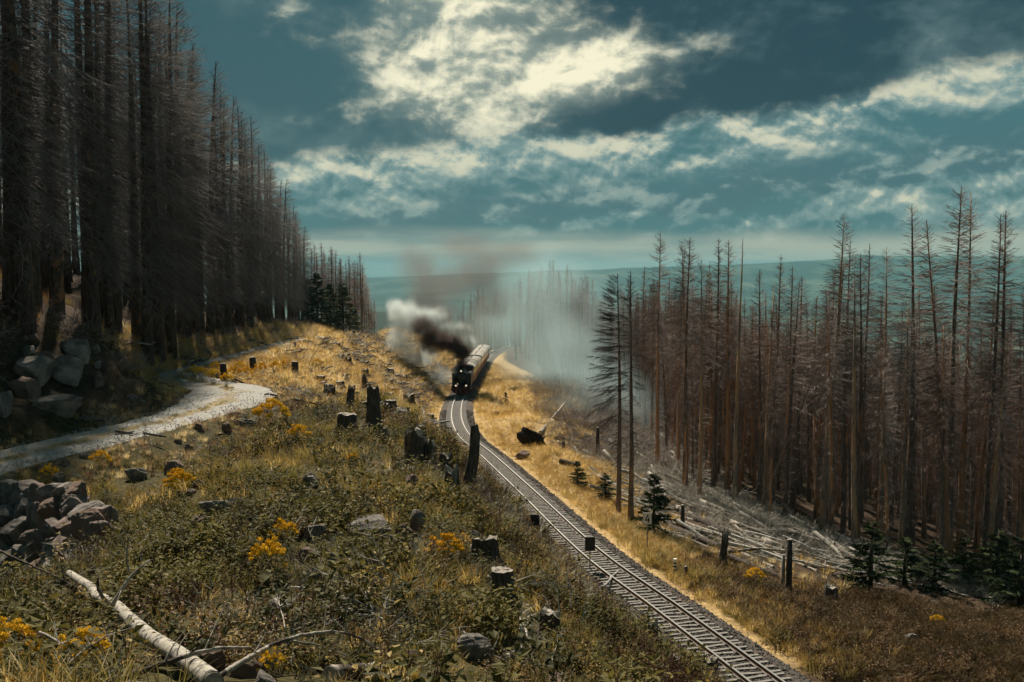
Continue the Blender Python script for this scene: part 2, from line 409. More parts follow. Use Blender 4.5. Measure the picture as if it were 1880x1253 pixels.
# ground: cover colours come from what grows or lies there (attribute 'cover': 0 litter, 1 straw; 'heath': heather)
m, b = mat('ground_soil', 0.95, 0.1); g = wpos()
n1 = noise(g, 0.55, 6, 0.6); n2 = noise(g, 4.0, 6, 0.65); n3 = noise(g, 22.0, 4, 0.6)
litter = mixc(smooth(n2, 0.3, 0.7), (0.030, 0.020, 0.013), (0.085, 0.058, 0.036))
straw = mixc(smooth(n2 * 0.6 + n3 * 0.4, 0.35, 0.65), (0.20, 0.135, 0.06), (0.56, 0.40, 0.19))
herb = mixc(smooth(n2, 0.3, 0.7), (0.028, 0.027, 0.010), (0.09, 0.072, 0.028))
heath = mixc(smooth(n2, 0.35, 0.7), (0.035, 0.018, 0.012), (0.11, 0.058, 0.024))
c = mixc(smooth(attr('cover') + (n1 - 0.5) * 0.5, 0.25, 0.7), litter, straw)
c = mixc(attr('herb'), c, herb); c = mixc(attr('heath'), c, heath)
gv = noise(mapv(g, (0.004, 0.0016, 0.0)), 1.0, 6, 0.6); fld = noise(mapv(g, (0.0016, 0.0007, 0.0)), 1.0, 5, 0.6)
fcol = mixc(smooth(gv, 0.47, 0.60), (0.012, 0.030, 0.024), (0.045, 0.075, 0.055))
fcol = mixc(smooth(fld, 0.57, 0.66), fcol, (0.085, 0.11, 0.08))
c = mixc(attr('far'), c, fcol)
setc(b, c); bump(b, n2 * 0.6 + n3 * 0.5, 0.7, 0.12); M['ground'] = m
# gravel road
m, b = mat('path_gravel', 0.9, 0.2); g = wpos()
n1 = noise(g, 0.8, 5, 0.6); n2 = noise(g, 9, 5, 0.7); n3 = noise(g, 38, 3, 0.6)
c = mixc(smooth(n2 * 0.5 + n3 * 0.5, 0.34, 0.66), (0.17, 0.17, 0.16), (0.42, 0.41, 0.38))
c = mixc(smooth(n1 + attr('mid') * 0.26 + (n2 - 0.5) * 0.6, 0.56, 0.74), c, mixc(n3, (0.13, 0.10, 0.055), (0.30, 0.24, 0.13)))
setc(b, c); bump(b, n3 * 0.6 + n2 * 0.6, 0.9, 0.05); M['gravel'] = m
M['stone_chip'] = plain('stone_chip', (0.135, 0.122, 0.112), 0.9, 0.2, 0, 0.5, 3.0)
M['road_chip'] = plain('road_chip', (0.42, 0.41, 0.38), 0.9, 0.2, 0, 0.4, 3.0)
m, b = mat('ballast_bed', 0.95, 0.1); g = wpos()
n2 = noise(g, 11, 4, 0.7); n1 = noise(g, 1.1, 4, 0.6)
setc(b, mixc(smooth(n1, 0.5, 0.72), mixc(smooth(n2, 0.35, 0.65), (0.035, 0.031, 0.029), (0.125, 0.112, 0.10)), mixc(n2, (0.10, 0.07, 0.045), (0.19, 0.12, 0.08))))
bump(b, n2, 1.0, 0.08); M['ballast'] = m
M['rail_top'] = plain('rail_head_worn_steel', (0.62, 0.60, 0.56), 0.32, 0.5, 0.9)
M['rail_side'] = plain('rail_web_rust', (0.085, 0.055, 0.040), 0.8, 0.2, 0, 0.4, 5)
M['sleeper'] = plain('sleeper_steel', (0.165, 0.155, 0.140), 0.75, 0.3, 0.1, 0.4, 4, 0.3)

# bark: grey, with the bark flaked off in places (orange sapwood)
def barkmat(name, c1, c2, peel, amount, vs=0.5, hs=1.6, rv=0.18):
    m, b = mat(name, 0.92, 0.12); o = coord(); w = wpos(); r = orand()
    n = noise(mapv(o, (9, 9, 1.6)), 1.0, 6, 0.65); p = noise(mapv(w, (hs, hs, vs)), 1.0, 5, 0.62)
    c = mixc(smooth(n, 0.3, 0.7), c1, c2)
    c = mixc(smooth(p + (r - 0.5) * rv, 1.0 - amount, 1.03 - amount), c, mixc(smooth(n, 0.2, 0.8), tuple(x * 0.6 for x in peel), peel))
    setc(b, c); bump(b, n, 0.8, 0.03); M[name] = m
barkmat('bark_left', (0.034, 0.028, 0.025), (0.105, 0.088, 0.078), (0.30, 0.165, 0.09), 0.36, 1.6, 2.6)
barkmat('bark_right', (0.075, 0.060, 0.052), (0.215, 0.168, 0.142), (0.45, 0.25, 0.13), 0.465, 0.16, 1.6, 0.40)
barkmat('bark_pale', (0.12, 0.10, 0.085), (0.30, 0.255, 0.215), (0.46, 0.31, 0.19), 0.52, 0.2)
barkmat('bark_stump', (0.026, 0.022, 0.020), (0.115, 0.095, 0.080), (0.21, 0.15, 0.10), 0.36, 2.0)
barkmat('bark_fallen', (0.13, 0.115, 0.10), (0.42, 0.38, 0.32), (0.07, 0.055, 0.045), 0.44, 1.5)
barkmat('bark_mottled', (0.030, 0.028, 0.026), (0.24, 0.225, 0.205), (0.44, 0.41, 0.35), 0.47, 7.0, 7.0)
def twigmat(name, c1, c2):
    m, b = mat(name, 0.85, 0.15)
    setc(b, mixc(smooth(noise(wpos(), 0.5, 3, 0.6) * 0.7 + orand() * 0.3, 0.3, 0.7), c1, c2)); M[name] = m
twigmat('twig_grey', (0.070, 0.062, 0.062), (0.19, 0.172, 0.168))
twigmat('twig_brown', (0.135, 0.112, 0.102), (0.31, 0.262, 0.238))
twigmat('twig_rust', (0.135, 0.090, 0.074), (0.26, 0.180, 0.148))
twigmat('twig_pale', (0.25, 0.23, 0.20), (0.50, 0.47, 0.41))
twigmat('twig_brush', (0.16, 0.125, 0.11), (0.34, 0.28, 0.25))
twigmat('twig_dark', (0.035, 0.028, 0.026), (0.080, 0.065, 0.058))
leafmat('needle_green', (0.020, 0.034, 0.016), (0.060, 0.078, 0.030), 0.12, 0.85, 0.05)
leafmat('needle_olive', (0.035, 0.042, 0.014), (0.105, 0.105, 0.035), 0.15, 0.85, 0.05)
leafmat('grass_straw', (0.56, 0.41, 0.18), (0.78, 0.63, 0.35), 0.55, nscale=0.4)
leafmat('grass_gold', (0.52, 0.35, 0.11), (0.70, 0.52, 0.21), 0.55, nscale=0.4)
leafmat('grass_olive', (0.115, 0.100, 0.024), (0.33, 0.25, 0.070), 0.45, nscale=0.5)
leafmat('grass_red', (0.20, 0.105, 0.055), (0.40, 0.24, 0.13), 0.45)
leafmat('leaf_green', (0.052, 0.052, 0.014), (0.185, 0.155, 0.040), 0.3, 0.7, 0.12, 0.5)
leafmat('leaf_dark', (0.024, 0.028, 0.010), (0.085, 0.080, 0.024), 0.25, 0.7, 0.12, 0.5)
leafmat('leaf_brown', (0.080, 0.040, 0.018), (0.190, 0.105, 0.035), 0.3, 0.6)
leafmat('leaf_yellow', (0.20, 0.14, 0.025), (0.36, 0.25, 0.05), 0.35)
leafmat('heather', (0.070, 0.046, 0.018), (0.215, 0.140, 0.045), 0.3, nscale=0.6)
leafmat('stalk_red', (0.085, 0.044, 0.024), (0.190, 0.100, 0.050), 0.15)
leafmat('blossom_yellow', (0.80, 0.47, 0.025), (0.92, 0.66, 0.07), 0.3, 0.8, 0.05)
leafmat('blossom_pink', (0.42, 0.17, 0.28), (0.62, 0.36, 0.46), 0.3)
# granite
m, b = mat('granite', 0.88, 0.2); o = coord(); r = orand()
n1 = noise(o, 1.3, 5, 0.6); n2 = noise(o, 16, 5, 0.7); n3 = noise(wpos(), 1.7, 4, 0.6)
c = mixc(smooth(n1, 0.35, 0.68), (0.125, 0.115, 0.108), (0.34, 0.30, 0.265))
c = mixc(smooth(r, 0.45, 0.85) * 0.75, c, mixc(n2, (0.12, 0.07, 0.052), (0.27, 0.17, 0.125)))
c = mixc(smooth(n2, 0.56, 0.72) * 0.7, c, (0.075, 0.07, 0.068))
c = mixc(smooth(n3, 0.58, 0.68) * 0.7, c, (0.085, 0.09, 0.055))
setc(b, c); bump(b, n2 * 0.5 + n1, 0.9, 0.12); M['granite'] = m
m, b = mat('cut_wood', 0.85, 0.15); o = coord()
n1 = noise(o, 9, 5, 0.7); setc(b, mixc(smooth(n1, 0.3, 0.7), (0.16, 0.14, 0.12), (0.44, 0.40, 0.34))); bump(b, n1, 0.5, 0.02); M['cut'] = m
M['wood_post'] = plain('weathered_post', (0.050, 0.042, 0.038), 0.9, 0.1, 0, 0.5, 8, 0.6)
M['wood_grey'] = plain('grey_wood', (0.27, 0.26, 0.24), 0.85, 0.15, 0, 0.4, 8, 0.5)
M['root_black'] = plain('root_earth', (0.020, 0.015, 0.012), 0.95, 0.1, 0, 0.5, 5, 0.8)
M['black'] = plain('loco_black', (0.012, 0.012, 0.013), 0.42, 0.4, 0, 0.3, 3)
M['black_matt'] = plain('smokebox_black', (0.016, 0.015, 0.015), 0.75, 0.2, 0, 0.4, 3)
M['red'] = plain('buffer_red', (0.085, 0.012, 0.010), 0.6, 0.3, 0, 0.3, 4)
M['car_red'] = plain('coach_red', (0.26, 0.035, 0.025), 0.45, 0.4, 0, 0.2, 2)
M['cream'] = plain('coach_cream', (0.66, 0.56, 0.38), 0.45, 0.4, 0, 0.12, 2)
M['roof'] = plain('coach_roof', (0.33, 0.305, 0.26), 0.7, 0.3, 0, 0.18, 1.5)
M['roof_dark'] = plain('roof_seam', (0.24, 0.23, 0.21), 0.7, 0.3)
M['glass'] = plain('dark_glass', (0.015, 0.018, 0.02), 0.08, 0.6)
M['white_paint'] = plain('white_paint', (0.74, 0.72, 0.66), 0.6, 0.3, 0, 0.12, 7)
M['black_paint'] = plain('black_paint', (0.012, 0.012, 0.012), 0.6, 0.3)
M['sign_back'] = plain('sign_back', (0.020, 0.019, 0.019), 0.7, 0.3, 0, 0.3, 6)
M['steel_grey'] = plain('galvanised_post', (0.20, 0.205, 0.205), 0.5, 0.4, 0.5, 0.2, 6)
m, b = mat('lamp_glass', 0.2, 0.5); setc(b, (0.9, 0.85, 0.7)); b.inputs['Emission Color'].default_value = (1, 0.86, 0.58, 1); b.inputs['Emission Strength'].default_value = 0.4; M['lamp'] = m

# ------------------------------------------------------------------ ground sheet
ny, nx = GX.shape
idx = np.arange(ny * nx).reshape(ny, nx)
quads = np.stack([idx[:-1, :-1], idx[:-1, 1:], idx[1:, 1:], idx[1:, :-1]], -1).reshape(-1, 4)
V = np.stack([GX, GY, GZ], -1).reshape(-1, 3)
gme = mesh_np('ground', V, [quads], [M['ground']], True)
fx, fy = V[:, 0], V[:, 1]
def seg_x(curve, y):                       # x of a course at forward distance y
    o = np.argsort(curve[:, 1]); return np.interp(y, curve[o, 1], curve[o, 0])
def zones(x, y):
    """what covers the ground: straw 0..1, herb 0..1, heather 0..1 (by place)"""
    x = np.asarray(x, float); y = np.asarray(y, float)
    tx = seg_x(TRK, y); px = seg_x(PTH, y); n = fbm(x / 6, y / 6, 71, 3)
    straw = sstep(y + n * 8, 46, 66) * (1 - sstep(x - tx + n * 4, 10, 19))
    straw = np.maximum(straw, (1 - sstep(np.abs(x - tx), 4.5, 7.5)) * sstep(y, 30, 40) * 0.9)
    right = sstep(x - tx, 2.0, 4.0)
    heath = right * (1 - sstep(y + n * 5, 44, 52))
    herb = (1 - sstep(y + n * 8, 42, 58)) * (1 - right) * (1 - 0.9 * sstep(x - tx + n, -4.6, -3.4)) * (1 - sstep(-(x - px), 1.5, 4))
    fall = sstep(x - tx, 6.5, 8.5) * sstep(y, 52, 57) * (1 - sstep(y, 84, 92)) * sstep(x - np.interp(y, [52, 60, 70, 84], [12.5, 9.5, 8.0, 9.0]), -1, 1)
    straw = straw * (1 - 0.85 * fall)
    forest = np.maximum(sstep(px - x, 3.2, 6.0) * sstep(y, 30, 40), 0)
    forest = np.maximum(forest, sstep(x - np.interp(y, [40, 60, 85, 120, 170, 230], [30, 19, 13, 14, 14, -2]), -3, 3) * sstep(y, 46, 54))
    straw = straw * (1 - forest); herb = herb * (1 - forest * 0.7)
    return straw, herb, heath * (1 - forest * 0.6), forest
st_, he_, ht_, fo_ = zones(fx, fy)
farw = sstep(np.hypot(fx, fy - 110), 210, 330)
for nm, a in (('cover', st_), ('herb', he_), ('heath', ht_), ('far', farw)):
    at_ = gme.attributes.new(nm, 'FLOAT', 'POINT'); at_.data.foreach_set('value', a.astype(np.float32))
tag(link('ground', gme), 'hillside of straw-coloured grass, herbs and needle litter', kind='structure')

# ------------------------------------------------------------------ gravel road (ragged ribbon)
def course_frames(C):
    t = np.gradient(C[:, :2], axis=0); t /= np.linalg.norm(t, axis=1, keepdims=True)
    return t, np.stack([t[:, 1], -t[:, 0]], 1)          # tangent, right normal
t, nr = course_frames(PTH); K = 15
half = 1.75 + 0.25 * fbm(PTH[:, 1] / 4, PTH[:, 0], 3, 3) + 0.7 * np.exp(-((PTH[:, 1] - 49.5) / 4.0) ** 2)
u = np.linspace(-1, 1, K)
edge = 0.34 * fbm(np.repeat(PTH[:, 1:2], K, 1) * 1.7, np.repeat(u[None] * 9, len(PTH), 0), 8, 3)
off = u[None] * half[:, None] * (1 + edge * np.abs(u)[None] ** 3)
PX = PTH[:, 0:1] + nr[:, 0:1] * off; PY = PTH[:, 1:2] + nr[:, 1:2] * off
PZ = Hq(PX.ravel(), PY.ravel()).reshape(PX.shape)
PZ = PZ + 0.05 - 0.10 * np.abs(u)[None] ** 6 + 0.03 * fbm(PX * 1.2, PY * 1.2, 12, 3) - 0.035 * np.exp(-((np.abs(u) - 0.5) / 0.16) ** 2)[None]
ii = np.arange(PX.size).reshape(PX.shape)
pme = mesh_np('path', np.stack([PX, PY, PZ], -1).reshape(-1, 3), [np.stack([ii[:-1, :-1], ii[:-1, 1:], ii[1:, 1:], ii[1:, :-1]], -1).reshape(-1, 4)], [M['gravel']], True)
a_ = pme.attributes.new('mid', 'FLOAT', 'POINT'); a_.data.foreach_set('value', np.repeat((np.exp(-(u / 0.22) ** 2))[None], len(PTH), 0).ravel().astype(np.float32))
tag(link('path', pme), 'pale gravel forest road winding along the hillside', kind='structure')

# ------------------------------------------------------------------ railway
T3 = np.column_stack([TRK, trk_z(TRK[:, 1])])           # rail-head level
tt, tn = course_frames(T3)
prof = np.array([(-2.25, -0.66), (-1.75, -0.34), (-1.35, -0.235), (-0.5, -0.215), (0.0, -0.22), (0.5, -0.215), (1.35, -0.235), (1.8, -0.34), (2.35, -0.66)])
BX = T3[:, 0:1] + tn[:, 0:1] * prof[None, :, 0]; BY = T3[:, 1:2] + tn[:, 1:2] * prof[None, :, 0]
BZ = T3[:, 2:3] + prof[None, :, 1] + 0.05 * fbm(BX * 2.2, BY * 2.2, 21, 3) * (np.abs(prof[None, :, 0]) > 1)
ii = np.arange(BX.size).reshape(BX.shape)
tag(link('ballast_bed', mesh_np('ballast_bed', np.stack([BX, BY, BZ], -1).reshape(-1, 3), [np.stack([ii[:-1, :-1], ii[:-1, 1:], ii[1:, 1:], ii[1:, :-1]], -1).reshape(-1, 4)], [M['ballast']], True)),
    'grey crushed-stone bed under the railway track', kind='structure')
track = link('railway_track', None); tag(track, 'single narrow-gauge railway track curving downhill', kind='structure')
def sweep(C, prof, closed=True):
    t, n = course_frames(C); prof = np.asarray(prof, float)
    V = np.stack([C[:, 0:1] + n[:, 0:1] * prof[None, :, 0], C[:, 1:2] + n[:, 1:2] * prof[None, :, 0], C[:, 2:3] + prof[None, :, 1]], -1)
    k = len(prof); ii = np.arange(V.shape[0] * k).reshape(-1, k); j = np.roll(ii, -1, 1)
    return V.reshape(-1, 3), np.stack([ii[:-1], j[:-1], j[1:], ii[1:]], -1).reshape(-1, 4), k
rp = [(-0.038, 0.0), (0.038, 0.0), (0.041, -0.012), (0.036, -0.035), (0.010, -0.045), (0.010, -0.115), (0.062, -0.13), (0.062, -0.145), (-0.062, -0.145), (-0.062, -0.13), (-0.010, -0.115), (-0.010, -0.045), (-0.036, -0.035), (-0.041, -0.012)]
for s in (-0.53, 0.53):
    Vr, Qr, k = sweep(T3, [(a + s, b_) for a, b_ in rp])
    mi = np.tile([0, 0] + [1] * (k - 3) + [0], len(T3) - 1)
    link('rail', mesh_np('rail', Vr, [Qr], [M['rail_top'], M['rail_side']], False, mi), track)
# Y-shaped steel sleepers: two bars side by side at one end, forked at the other
def ysleeper():
    mb = MB()
    for s in (-1, 1):
        c = np.array([(-1.12, s * 0.125, 0), (-0.25, s * 0.13, 0), (0.30, s * 0.20, 0), (1.12, s * 0.215, 0)])
        t_ = np.gradient(c[:, :2], axis=0); t_ /= np.linalg.norm(t_, axis=1, keepdims=True); n_ = np.stack([t_[:, 1], -t_[:, 0]], 1)
        sec = np.array([(-0.066, 0), (0.066, 0), (0.066, -0.016), (0.012, -0.026), (0.012, -0.09), (0.066, -0.10), (-0.066, -0.10), (-0.012, -0.09), (-0.012, -0.026), (-0.066, -0.016)])
        V_ = np.stack([c[:, 0:1] + n_[:, 0:1] * sec[None, :, 0], c[:, 1:2] + n_[:, 1:2] * sec[None, :, 0], c[:, 2:3] + sec[None, :, 1]], -1)
        k_ = len(sec); i_ = np.arange(4 * k_).reshape(4, k_); j_ = np.roll(i_, -1, 1)
        mb.add(V_.reshape(-1, 3), np.stack([i_[:-1], j_[:-1], j_[1:], i_[1:]], -1).reshape(-1, 4))
    for e, z_ in ((-0.53, 0.012), (0.53, 0.012)): mb.box((e, 0, z_), (0.22, 0.40 if e < 0 else 0.54, 0.02))
    return mb
yme = ysleeper().mesh('sleeper', M['sleeper'])
sl_s = np.concatenate([[0], np.cumsum(np.linalg.norm(np.diff(T3, axis=0), axis=1))])
far_v = MB(); vv = np.array([v.co[:] for v in yme.vertices]); qq = np.array([p.vertices[:] for p in yme.polygons if len(p.vertices) == 4])
for k, s in enumerate(np.arange(8, sl_s[-1] - 2, 0.80)):
    p = np.array([np.interp(s, sl_s, T3[:, i]) for i in range(3)]); th = math.atan2(np.interp(s, sl_s, tn[:, 1]), np.interp(s, sl_s, tn[:, 0]))
    if k % 2: th += math.pi
    th += 0.02 * math.sin(k * 12.9); p[2] -= 0.158
    if p[1] < 112: link('sleeper', yme, track, p, (0, 0, th))
    elif p[1] < 240:
        ca, sa = math.cos(th), math.sin(th)
        far_v.add(np.stack([vv[:, 0] * ca - vv[:, 1] * sa, vv[:, 0] * sa + vv[:, 1] * ca, vv[:, 2]], 1) + p, qq)
tag(far_v.build('distant_sleepers', M['sleeper'], track), kind='stuff')

# ------------------------------------------------------------------ scatter (points + instances), for what nobody could count
PROTO = bpy.data.collections.new('prototypes')           # not linked to the scene
def scatter(name, P, rot, scl, which, protos, label):
    coll = bpy.data.collections.new('protos_' + name)
    for i, o in enumerate(protos):
        o.name = 'p%02d_%s' % (i, name); coll.objects.link(o)
    me = bpy.data.meshes.new(name); me.vertices.add(len(P)); me.vertices.foreach_set('co', np.asarray(P, np.float32).ravel())
    a = me.attributes.new('rot', 'FLOAT_VECTOR', 'POINT'); a.data.foreach_set('vector', np.asarray(rot, np.float32).ravel())
    scl = np.asarray(scl, np.float32)
    if scl.ndim == 1: scl = np.repeat(scl[:, None], 3, 1)
    a = me.attributes.new('scl', 'FLOAT_VECTOR', 'POINT'); a.data.foreach_set('vector', scl.ravel())
    a = me.attributes.new('idx', 'INT', 'POINT'); a.data.foreach_set('value', np.asarray(which, np.int32))
    o = link(name, me)
    ng = bpy.data.node_groups.new('scatter_' + name, 'GeometryNodeTree')
    ng.interface.new_socket('Geometry', in_out='INPUT', socket_type='NodeSocketGeometry'); ng.interface.new_socket('Geometry', in_out='OUTPUT', socket_type='NodeSocketGeometry')
    N = ng.nodes; gi = N.new('NodeGroupInput'); go = N.new('NodeGroupOutput')
    ci = N.new('GeometryNodeCollectionInfo'); ci.inputs['Collection'].default_value = coll; ci.inputs['Separate Children'].default_value = True; ci.inputs['Reset Children'].default_value = True
    ip = N.new('GeometryNodeInstanceOnPoints'); ip.inputs['Pick Instance'].default_value = True
    def na(n, t):
        x = N.new('GeometryNodeInputNamedAttribute'); x.data_type = t; x.inputs['Name'].default_value = n; return x.outputs['Attribute']
    L = ng.links; L.new(gi.outputs[0], ip.inputs['Points']); L.new(ci.outputs[0], ip.inputs['Instance'])
    L.new(na('idx', 'INT'), ip.inputs['Instance Index']); L.new(na('scl', 'FLOAT_VECTOR'), ip.inputs['Scale'])
    e2 = N.new('FunctionNodeEulerToRotation'); L.new(na('rot', 'FLOAT_VECTOR'), e2.inputs[0]); L.new(e2.outputs[0], ip.inputs['Rotation'])
    L.new(ip.outputs[0], go.inputs[0])
    md = o.modifiers.new('scatter', 'NODES'); md.node_group = ng
    tag(o, label, kind='stuff'); return o
def proto(me): return bpy.data.objects.new('proto', me)
def inview(P, mx=140, my=160):
    px, py = proj(P); return (px > -mx) & (px < 1880 + mx) & (py < 1253 + my) & (P[:, 1] > 4)

# ------------------------------------------------------------------ dead spruces
def spruce(seed, h, r0, crown=0.5, lc=1.7, low=(0.12, 0.9), n_low=70, n_crown=150, side=None, droop=0.5, tw=9, twl=0.42, rb=0.013, twr=0.0055, lean=0.0):
    """trunk and crown arrays of a bare spruce of height h; side=(azimuth, bias) makes long boughs on the open side"""
    g = np.random.default_rng(seed)
    k = 13; zz = np.linspace(0, 1, k) ** 0.9; a = g.uniform(0, 6.28); bend = 0.012 * h
    ax = np.stack([bend * np.sin(zz * 3 + a) * zz + lean * h * zz ** 1.5, bend * np.cos(zz * 2.3 + a) * zz, zz * h], 1); ax[0, :2] = 0
    ax[0, 2] = -0.5
    rad = r0 * (1 - zz) ** 0.85 + 0.012; rad[0] = r0 * 1.35; 
    Vt, Qt, Tt = tubes(ax[None], rad[None], 9, True)
    Vt += 0.06 * r0 * g.normal(size=Vt.shape)
    def axat(z): return np.stack([np.interp(z, ax[:, 2], ax[:, 0]), np.interp(z, ax[:, 2], ax[:, 1]), z], -1)
    zs = np.concatenate([g.uniform(low[0], crown, n_low), crown + (0.985 - crown) * g.uniform(0, 1, n_crown) ** 0.85]) * h
    rel = zs / h; nb = len(zs)
    azs = g.uniform(0, 2 * np.pi, nb)
    if side is not None:
        m = g.uniform(0, 1, nb) < side[1]; azs[m] = side[0] + g.normal(0, 0.62, m.sum())
    tcr = np.clip((rel - crown) / (1 - crown), 0, 1)
    L = np.where(rel < crown, low[1] * g.uniform(0.25, 1.15, nb), lc * ((1 - tcr) ** 0.75 * 0.93 + 0.09) * g.uniform(0.65, 1.15, nb))
    if side is not None: L = L * np.where(np.cos(azs - side[0]) > 0.3, 1.0, 0.55)
    e0 = np.where(rel < crown, g.uniform(-0.5, 0.25, nb), -0.30 + 0.95 * tcr + g.normal(0, 0.14, nb))
    dr = droop * np.where(rel < crown, 1.0, 1.0 - 0.9 * tcr) * g.uniform(0.5, 1.4, nb)
    s = np.linspace(0, 1, 6)
    base = axat(zs); dirh = np.stack([np.cos(azs), np.sin(azs)], 1)
    wob = g.normal(0, 0.05, (nb, 6)) * s
    hx = L[:, None] * (s[None] - 0.10 * dr[:, None] * s[None] ** 2)
    perp = np.stack([-dirh[:, 1], dirh[:, 0]], 1)
    P = np.empty((nb, 6, 3))
    P[:, :, :2] = base[:, None, :2] + dirh[:, None] * hx[..., None] + perp[:, None] * (L[:, None] * wob)[..., None]
    P[:, :, 2] = base[:, None, 2] + L[:, None] * (np.tan(e0)[:, None] * s - dr[:, None] * (s ** 2 - 0.55 * s ** 3.2)) + L[:, None] * 0.5 * wob[:, ::-1] * s
    rr = rb * (0.45 + 0.55 * np.clip(L / max(lc, 0.1), 0, 1))[:, None] * (1 - 0.8 * s)[None]
    Vb, Qb, _ = tubes(P, rr, 3)
    # twigs
    nt_ = np.maximum(1, (tw * np.clip(L / 1.2, 0.3, 2.2)).astype(int)); bi = np.repeat(np.arange(nb), nt_); n = len(bi)
    u = g.uniform(0.18, 1.0, n); f = u * 5; i0 = np.minimum(f.astype(int), 4); fr = (f - i0)[:, None]
    A = P[bi, i0] * (1 - fr) + P[bi, i0 + 1] * fr; tang = P[bi, i0 + 1] - P[bi, i0]; tang /= np.linalg.norm(tang, axis=1, keepdims=True)
    sg = g.choice([-1, 1], n)[:, None]; pp = np.concatenate([perp[bi], np.zeros((n, 1))], 1)
    d = tang * g.uniform(0.3, 1.0, (n, 1)) + pp * sg * g.uniform(0.3, 1.0, (n, 1)); d[:, 2] -= g.uniform(-0.15, 0.75, n) * (1 - 0.8 * tcr[bi])
    d /= np.linalg.norm(d, axis=1, keepdims=True)
    ln = twl * g.uniform(0.4, 1.3, n) * np.clip(L[bi] / 1.0, 0.35, 1.4) * (1.15 - 0.5 * u)
    Vw, Tw = cones(A, A + d * ln[:, None], twr)
    return (Vt, Qt, Tt), (np.concatenate([Vb, Vw]), Qb, Tw + len(Vb))
def tree_meshes(name, bark, twig, **k):
    (Vt, Qt, Tt), (Vc, Qc, Tc) = spruce(**k)
    return mesh_np(name + '_trunk', Vt, [Qt, Tt], [M[bark]], True), mesh_np(name + '_crown', Vc, [Qc, Tc], [M[twig]], False)
def place_tree(name, meshes, p, height, h0, label, group, rz=0.0, tilt=(0, 0), wide=1.0, sink=0.1, cat='tree'):
    e = link(name, None, None, (p[0], p[1], p[2] - sink), (tilt[0], tilt[1], rz)); s = height / h0; e.scale = (s * wide, s * wide, s)
    link('trunk', meshes[0], e); link('crown', meshes[1], e)
    return tag(e, label, cat, group)
# stand right of the line: narrow, fine-twigged brown crowns, bare trunks with broken snags of branches
H0 = 22.0
KR = [tree_meshes('stand_spruce', bk, tg, seed=100 + i, h=H0, r0=0.185 + 0.02 * (i % 3), crown=cr, lc=lc, low=(0.10, 0.95), n_low=nl, n_crown=nc, droop=0.35, tw=15, twl=0.50, rb=0.022, twr=0.0105)
      for i, (bk, tg, cr, lc, nl, nc) in enumerate([
          ('bark_right', 'twig_brown', 0.50, 2.1, 120, 230), ('bark_right', 'twig_rust', 0.46, 1.95, 110, 260), ('bark_right', 'twig_brown', 0.54, 2.3, 130, 220),
          ('bark_right', 'twig_rust', 0.42, 1.85, 100, 270), ('bark_pale', 'twig_brown', 0.58, 2.0, 140, 190), ('bark_right', 'twig_brown', 0.48, 2.25, 140, 250)])]
KBARE = tree_meshes('snag_spruce', 'bark_pale', 'twig_brown', seed=131, h=H0, r0=0.21, crown=0.62, lc=1.0, low=(0.15, 0.6), n_low=60, n_crown=60, droop=0.3, tw=5, rb=0.013)
# edge of the left-hand wood: long grey sweeping boughs on the open side
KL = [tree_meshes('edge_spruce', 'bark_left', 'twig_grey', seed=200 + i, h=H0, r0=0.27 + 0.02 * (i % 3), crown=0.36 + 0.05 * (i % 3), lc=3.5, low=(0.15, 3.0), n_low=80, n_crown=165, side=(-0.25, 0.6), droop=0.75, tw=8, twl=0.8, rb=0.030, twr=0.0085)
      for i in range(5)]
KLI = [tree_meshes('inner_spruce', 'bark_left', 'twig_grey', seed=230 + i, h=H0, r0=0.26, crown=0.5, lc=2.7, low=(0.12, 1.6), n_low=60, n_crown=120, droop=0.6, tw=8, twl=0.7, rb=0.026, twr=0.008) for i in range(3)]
# the pair by the track: dark, one bushy to the left
KPAIR = [tree_meshes('dark_spruce', 'bark_right', 'twig_dark', seed=250, h=H0, r0=0.23, crown=0.42, lc=3.6, low=(0.2, 0.8), n_low=40, n_crown=120, side=(math.pi, 0.7), droop=0.5, tw=26, twl=0.8, rb=0.028, twr=0.011),
         tree_meshes('dark_spruce', 'bark_right', 'twig_dark', seed=251, h=H0, r0=0.23, crown=0.5, lc=2.2, low=(0.2, 0.8), n_low=60, n_crown=110, droop=0.4, tw=20, twl=0.6, rb=0.022, twr=0.010)]
def ordl(k, text):
    w1 = 'zeroth first second third fourth fifth sixth seventh eighth ninth tenth eleventh twelfth thirteenth fourteenth fifteenth sixteenth seventeenth eighteenth nineteenth'.split()
    t1 = {2: ('twentieth', 'twenty'), 3: ('thirtieth', 'thirty'), 4: ('fortieth', 'forty'), 5: ('fiftieth', 'fifty'), 6: ('sixtieth', 'sixty')}
    o = w1[k] if k < 20 else (t1[k // 10][0] if k % 10 == 0 else t1[k // 10][1] + '-' + w1[k % 10])
    return text % o
def tree_px(kit, px, py, top, label, group, h0=H0, name='dead_spruce', Y=None, wide=1.0, rz=None, tilt=(0, 0)):
    """a tree whose foot is seen at px,py and whose tip is at row top"""
    p = spot(px, py) if Y is None else None
    if p is None:
        q = at(px, py, Y); p = np.array([q[0], q[1], H1(q[0], q[1])])
    r = ray(px, top); hz = r[2] * (p[1] / r[1]) - p[2]
    return place_tree(name, kit, p, hz, h0, label, group, rng.uniform(0, 6.28) if rz is None else rz, tilt, wide)
G_R = 'dead spruces of the stand right of the railway'; G_L = 'dead spruces along the edge of the wood by the gravel road'
tree_px(KPAIR[0], 1135, 950, 500, 'dark dead spruce beside the track with boughs reaching left over the clearing', 'pair of dead spruces beside the track', rz=0.0)
tree_px(KPAIR[1], 1158, 965, 492, 'slimmer dark dead spruce standing just right of the bushy one beside the track', 'pair of dead spruces beside the track', rz=1.0)
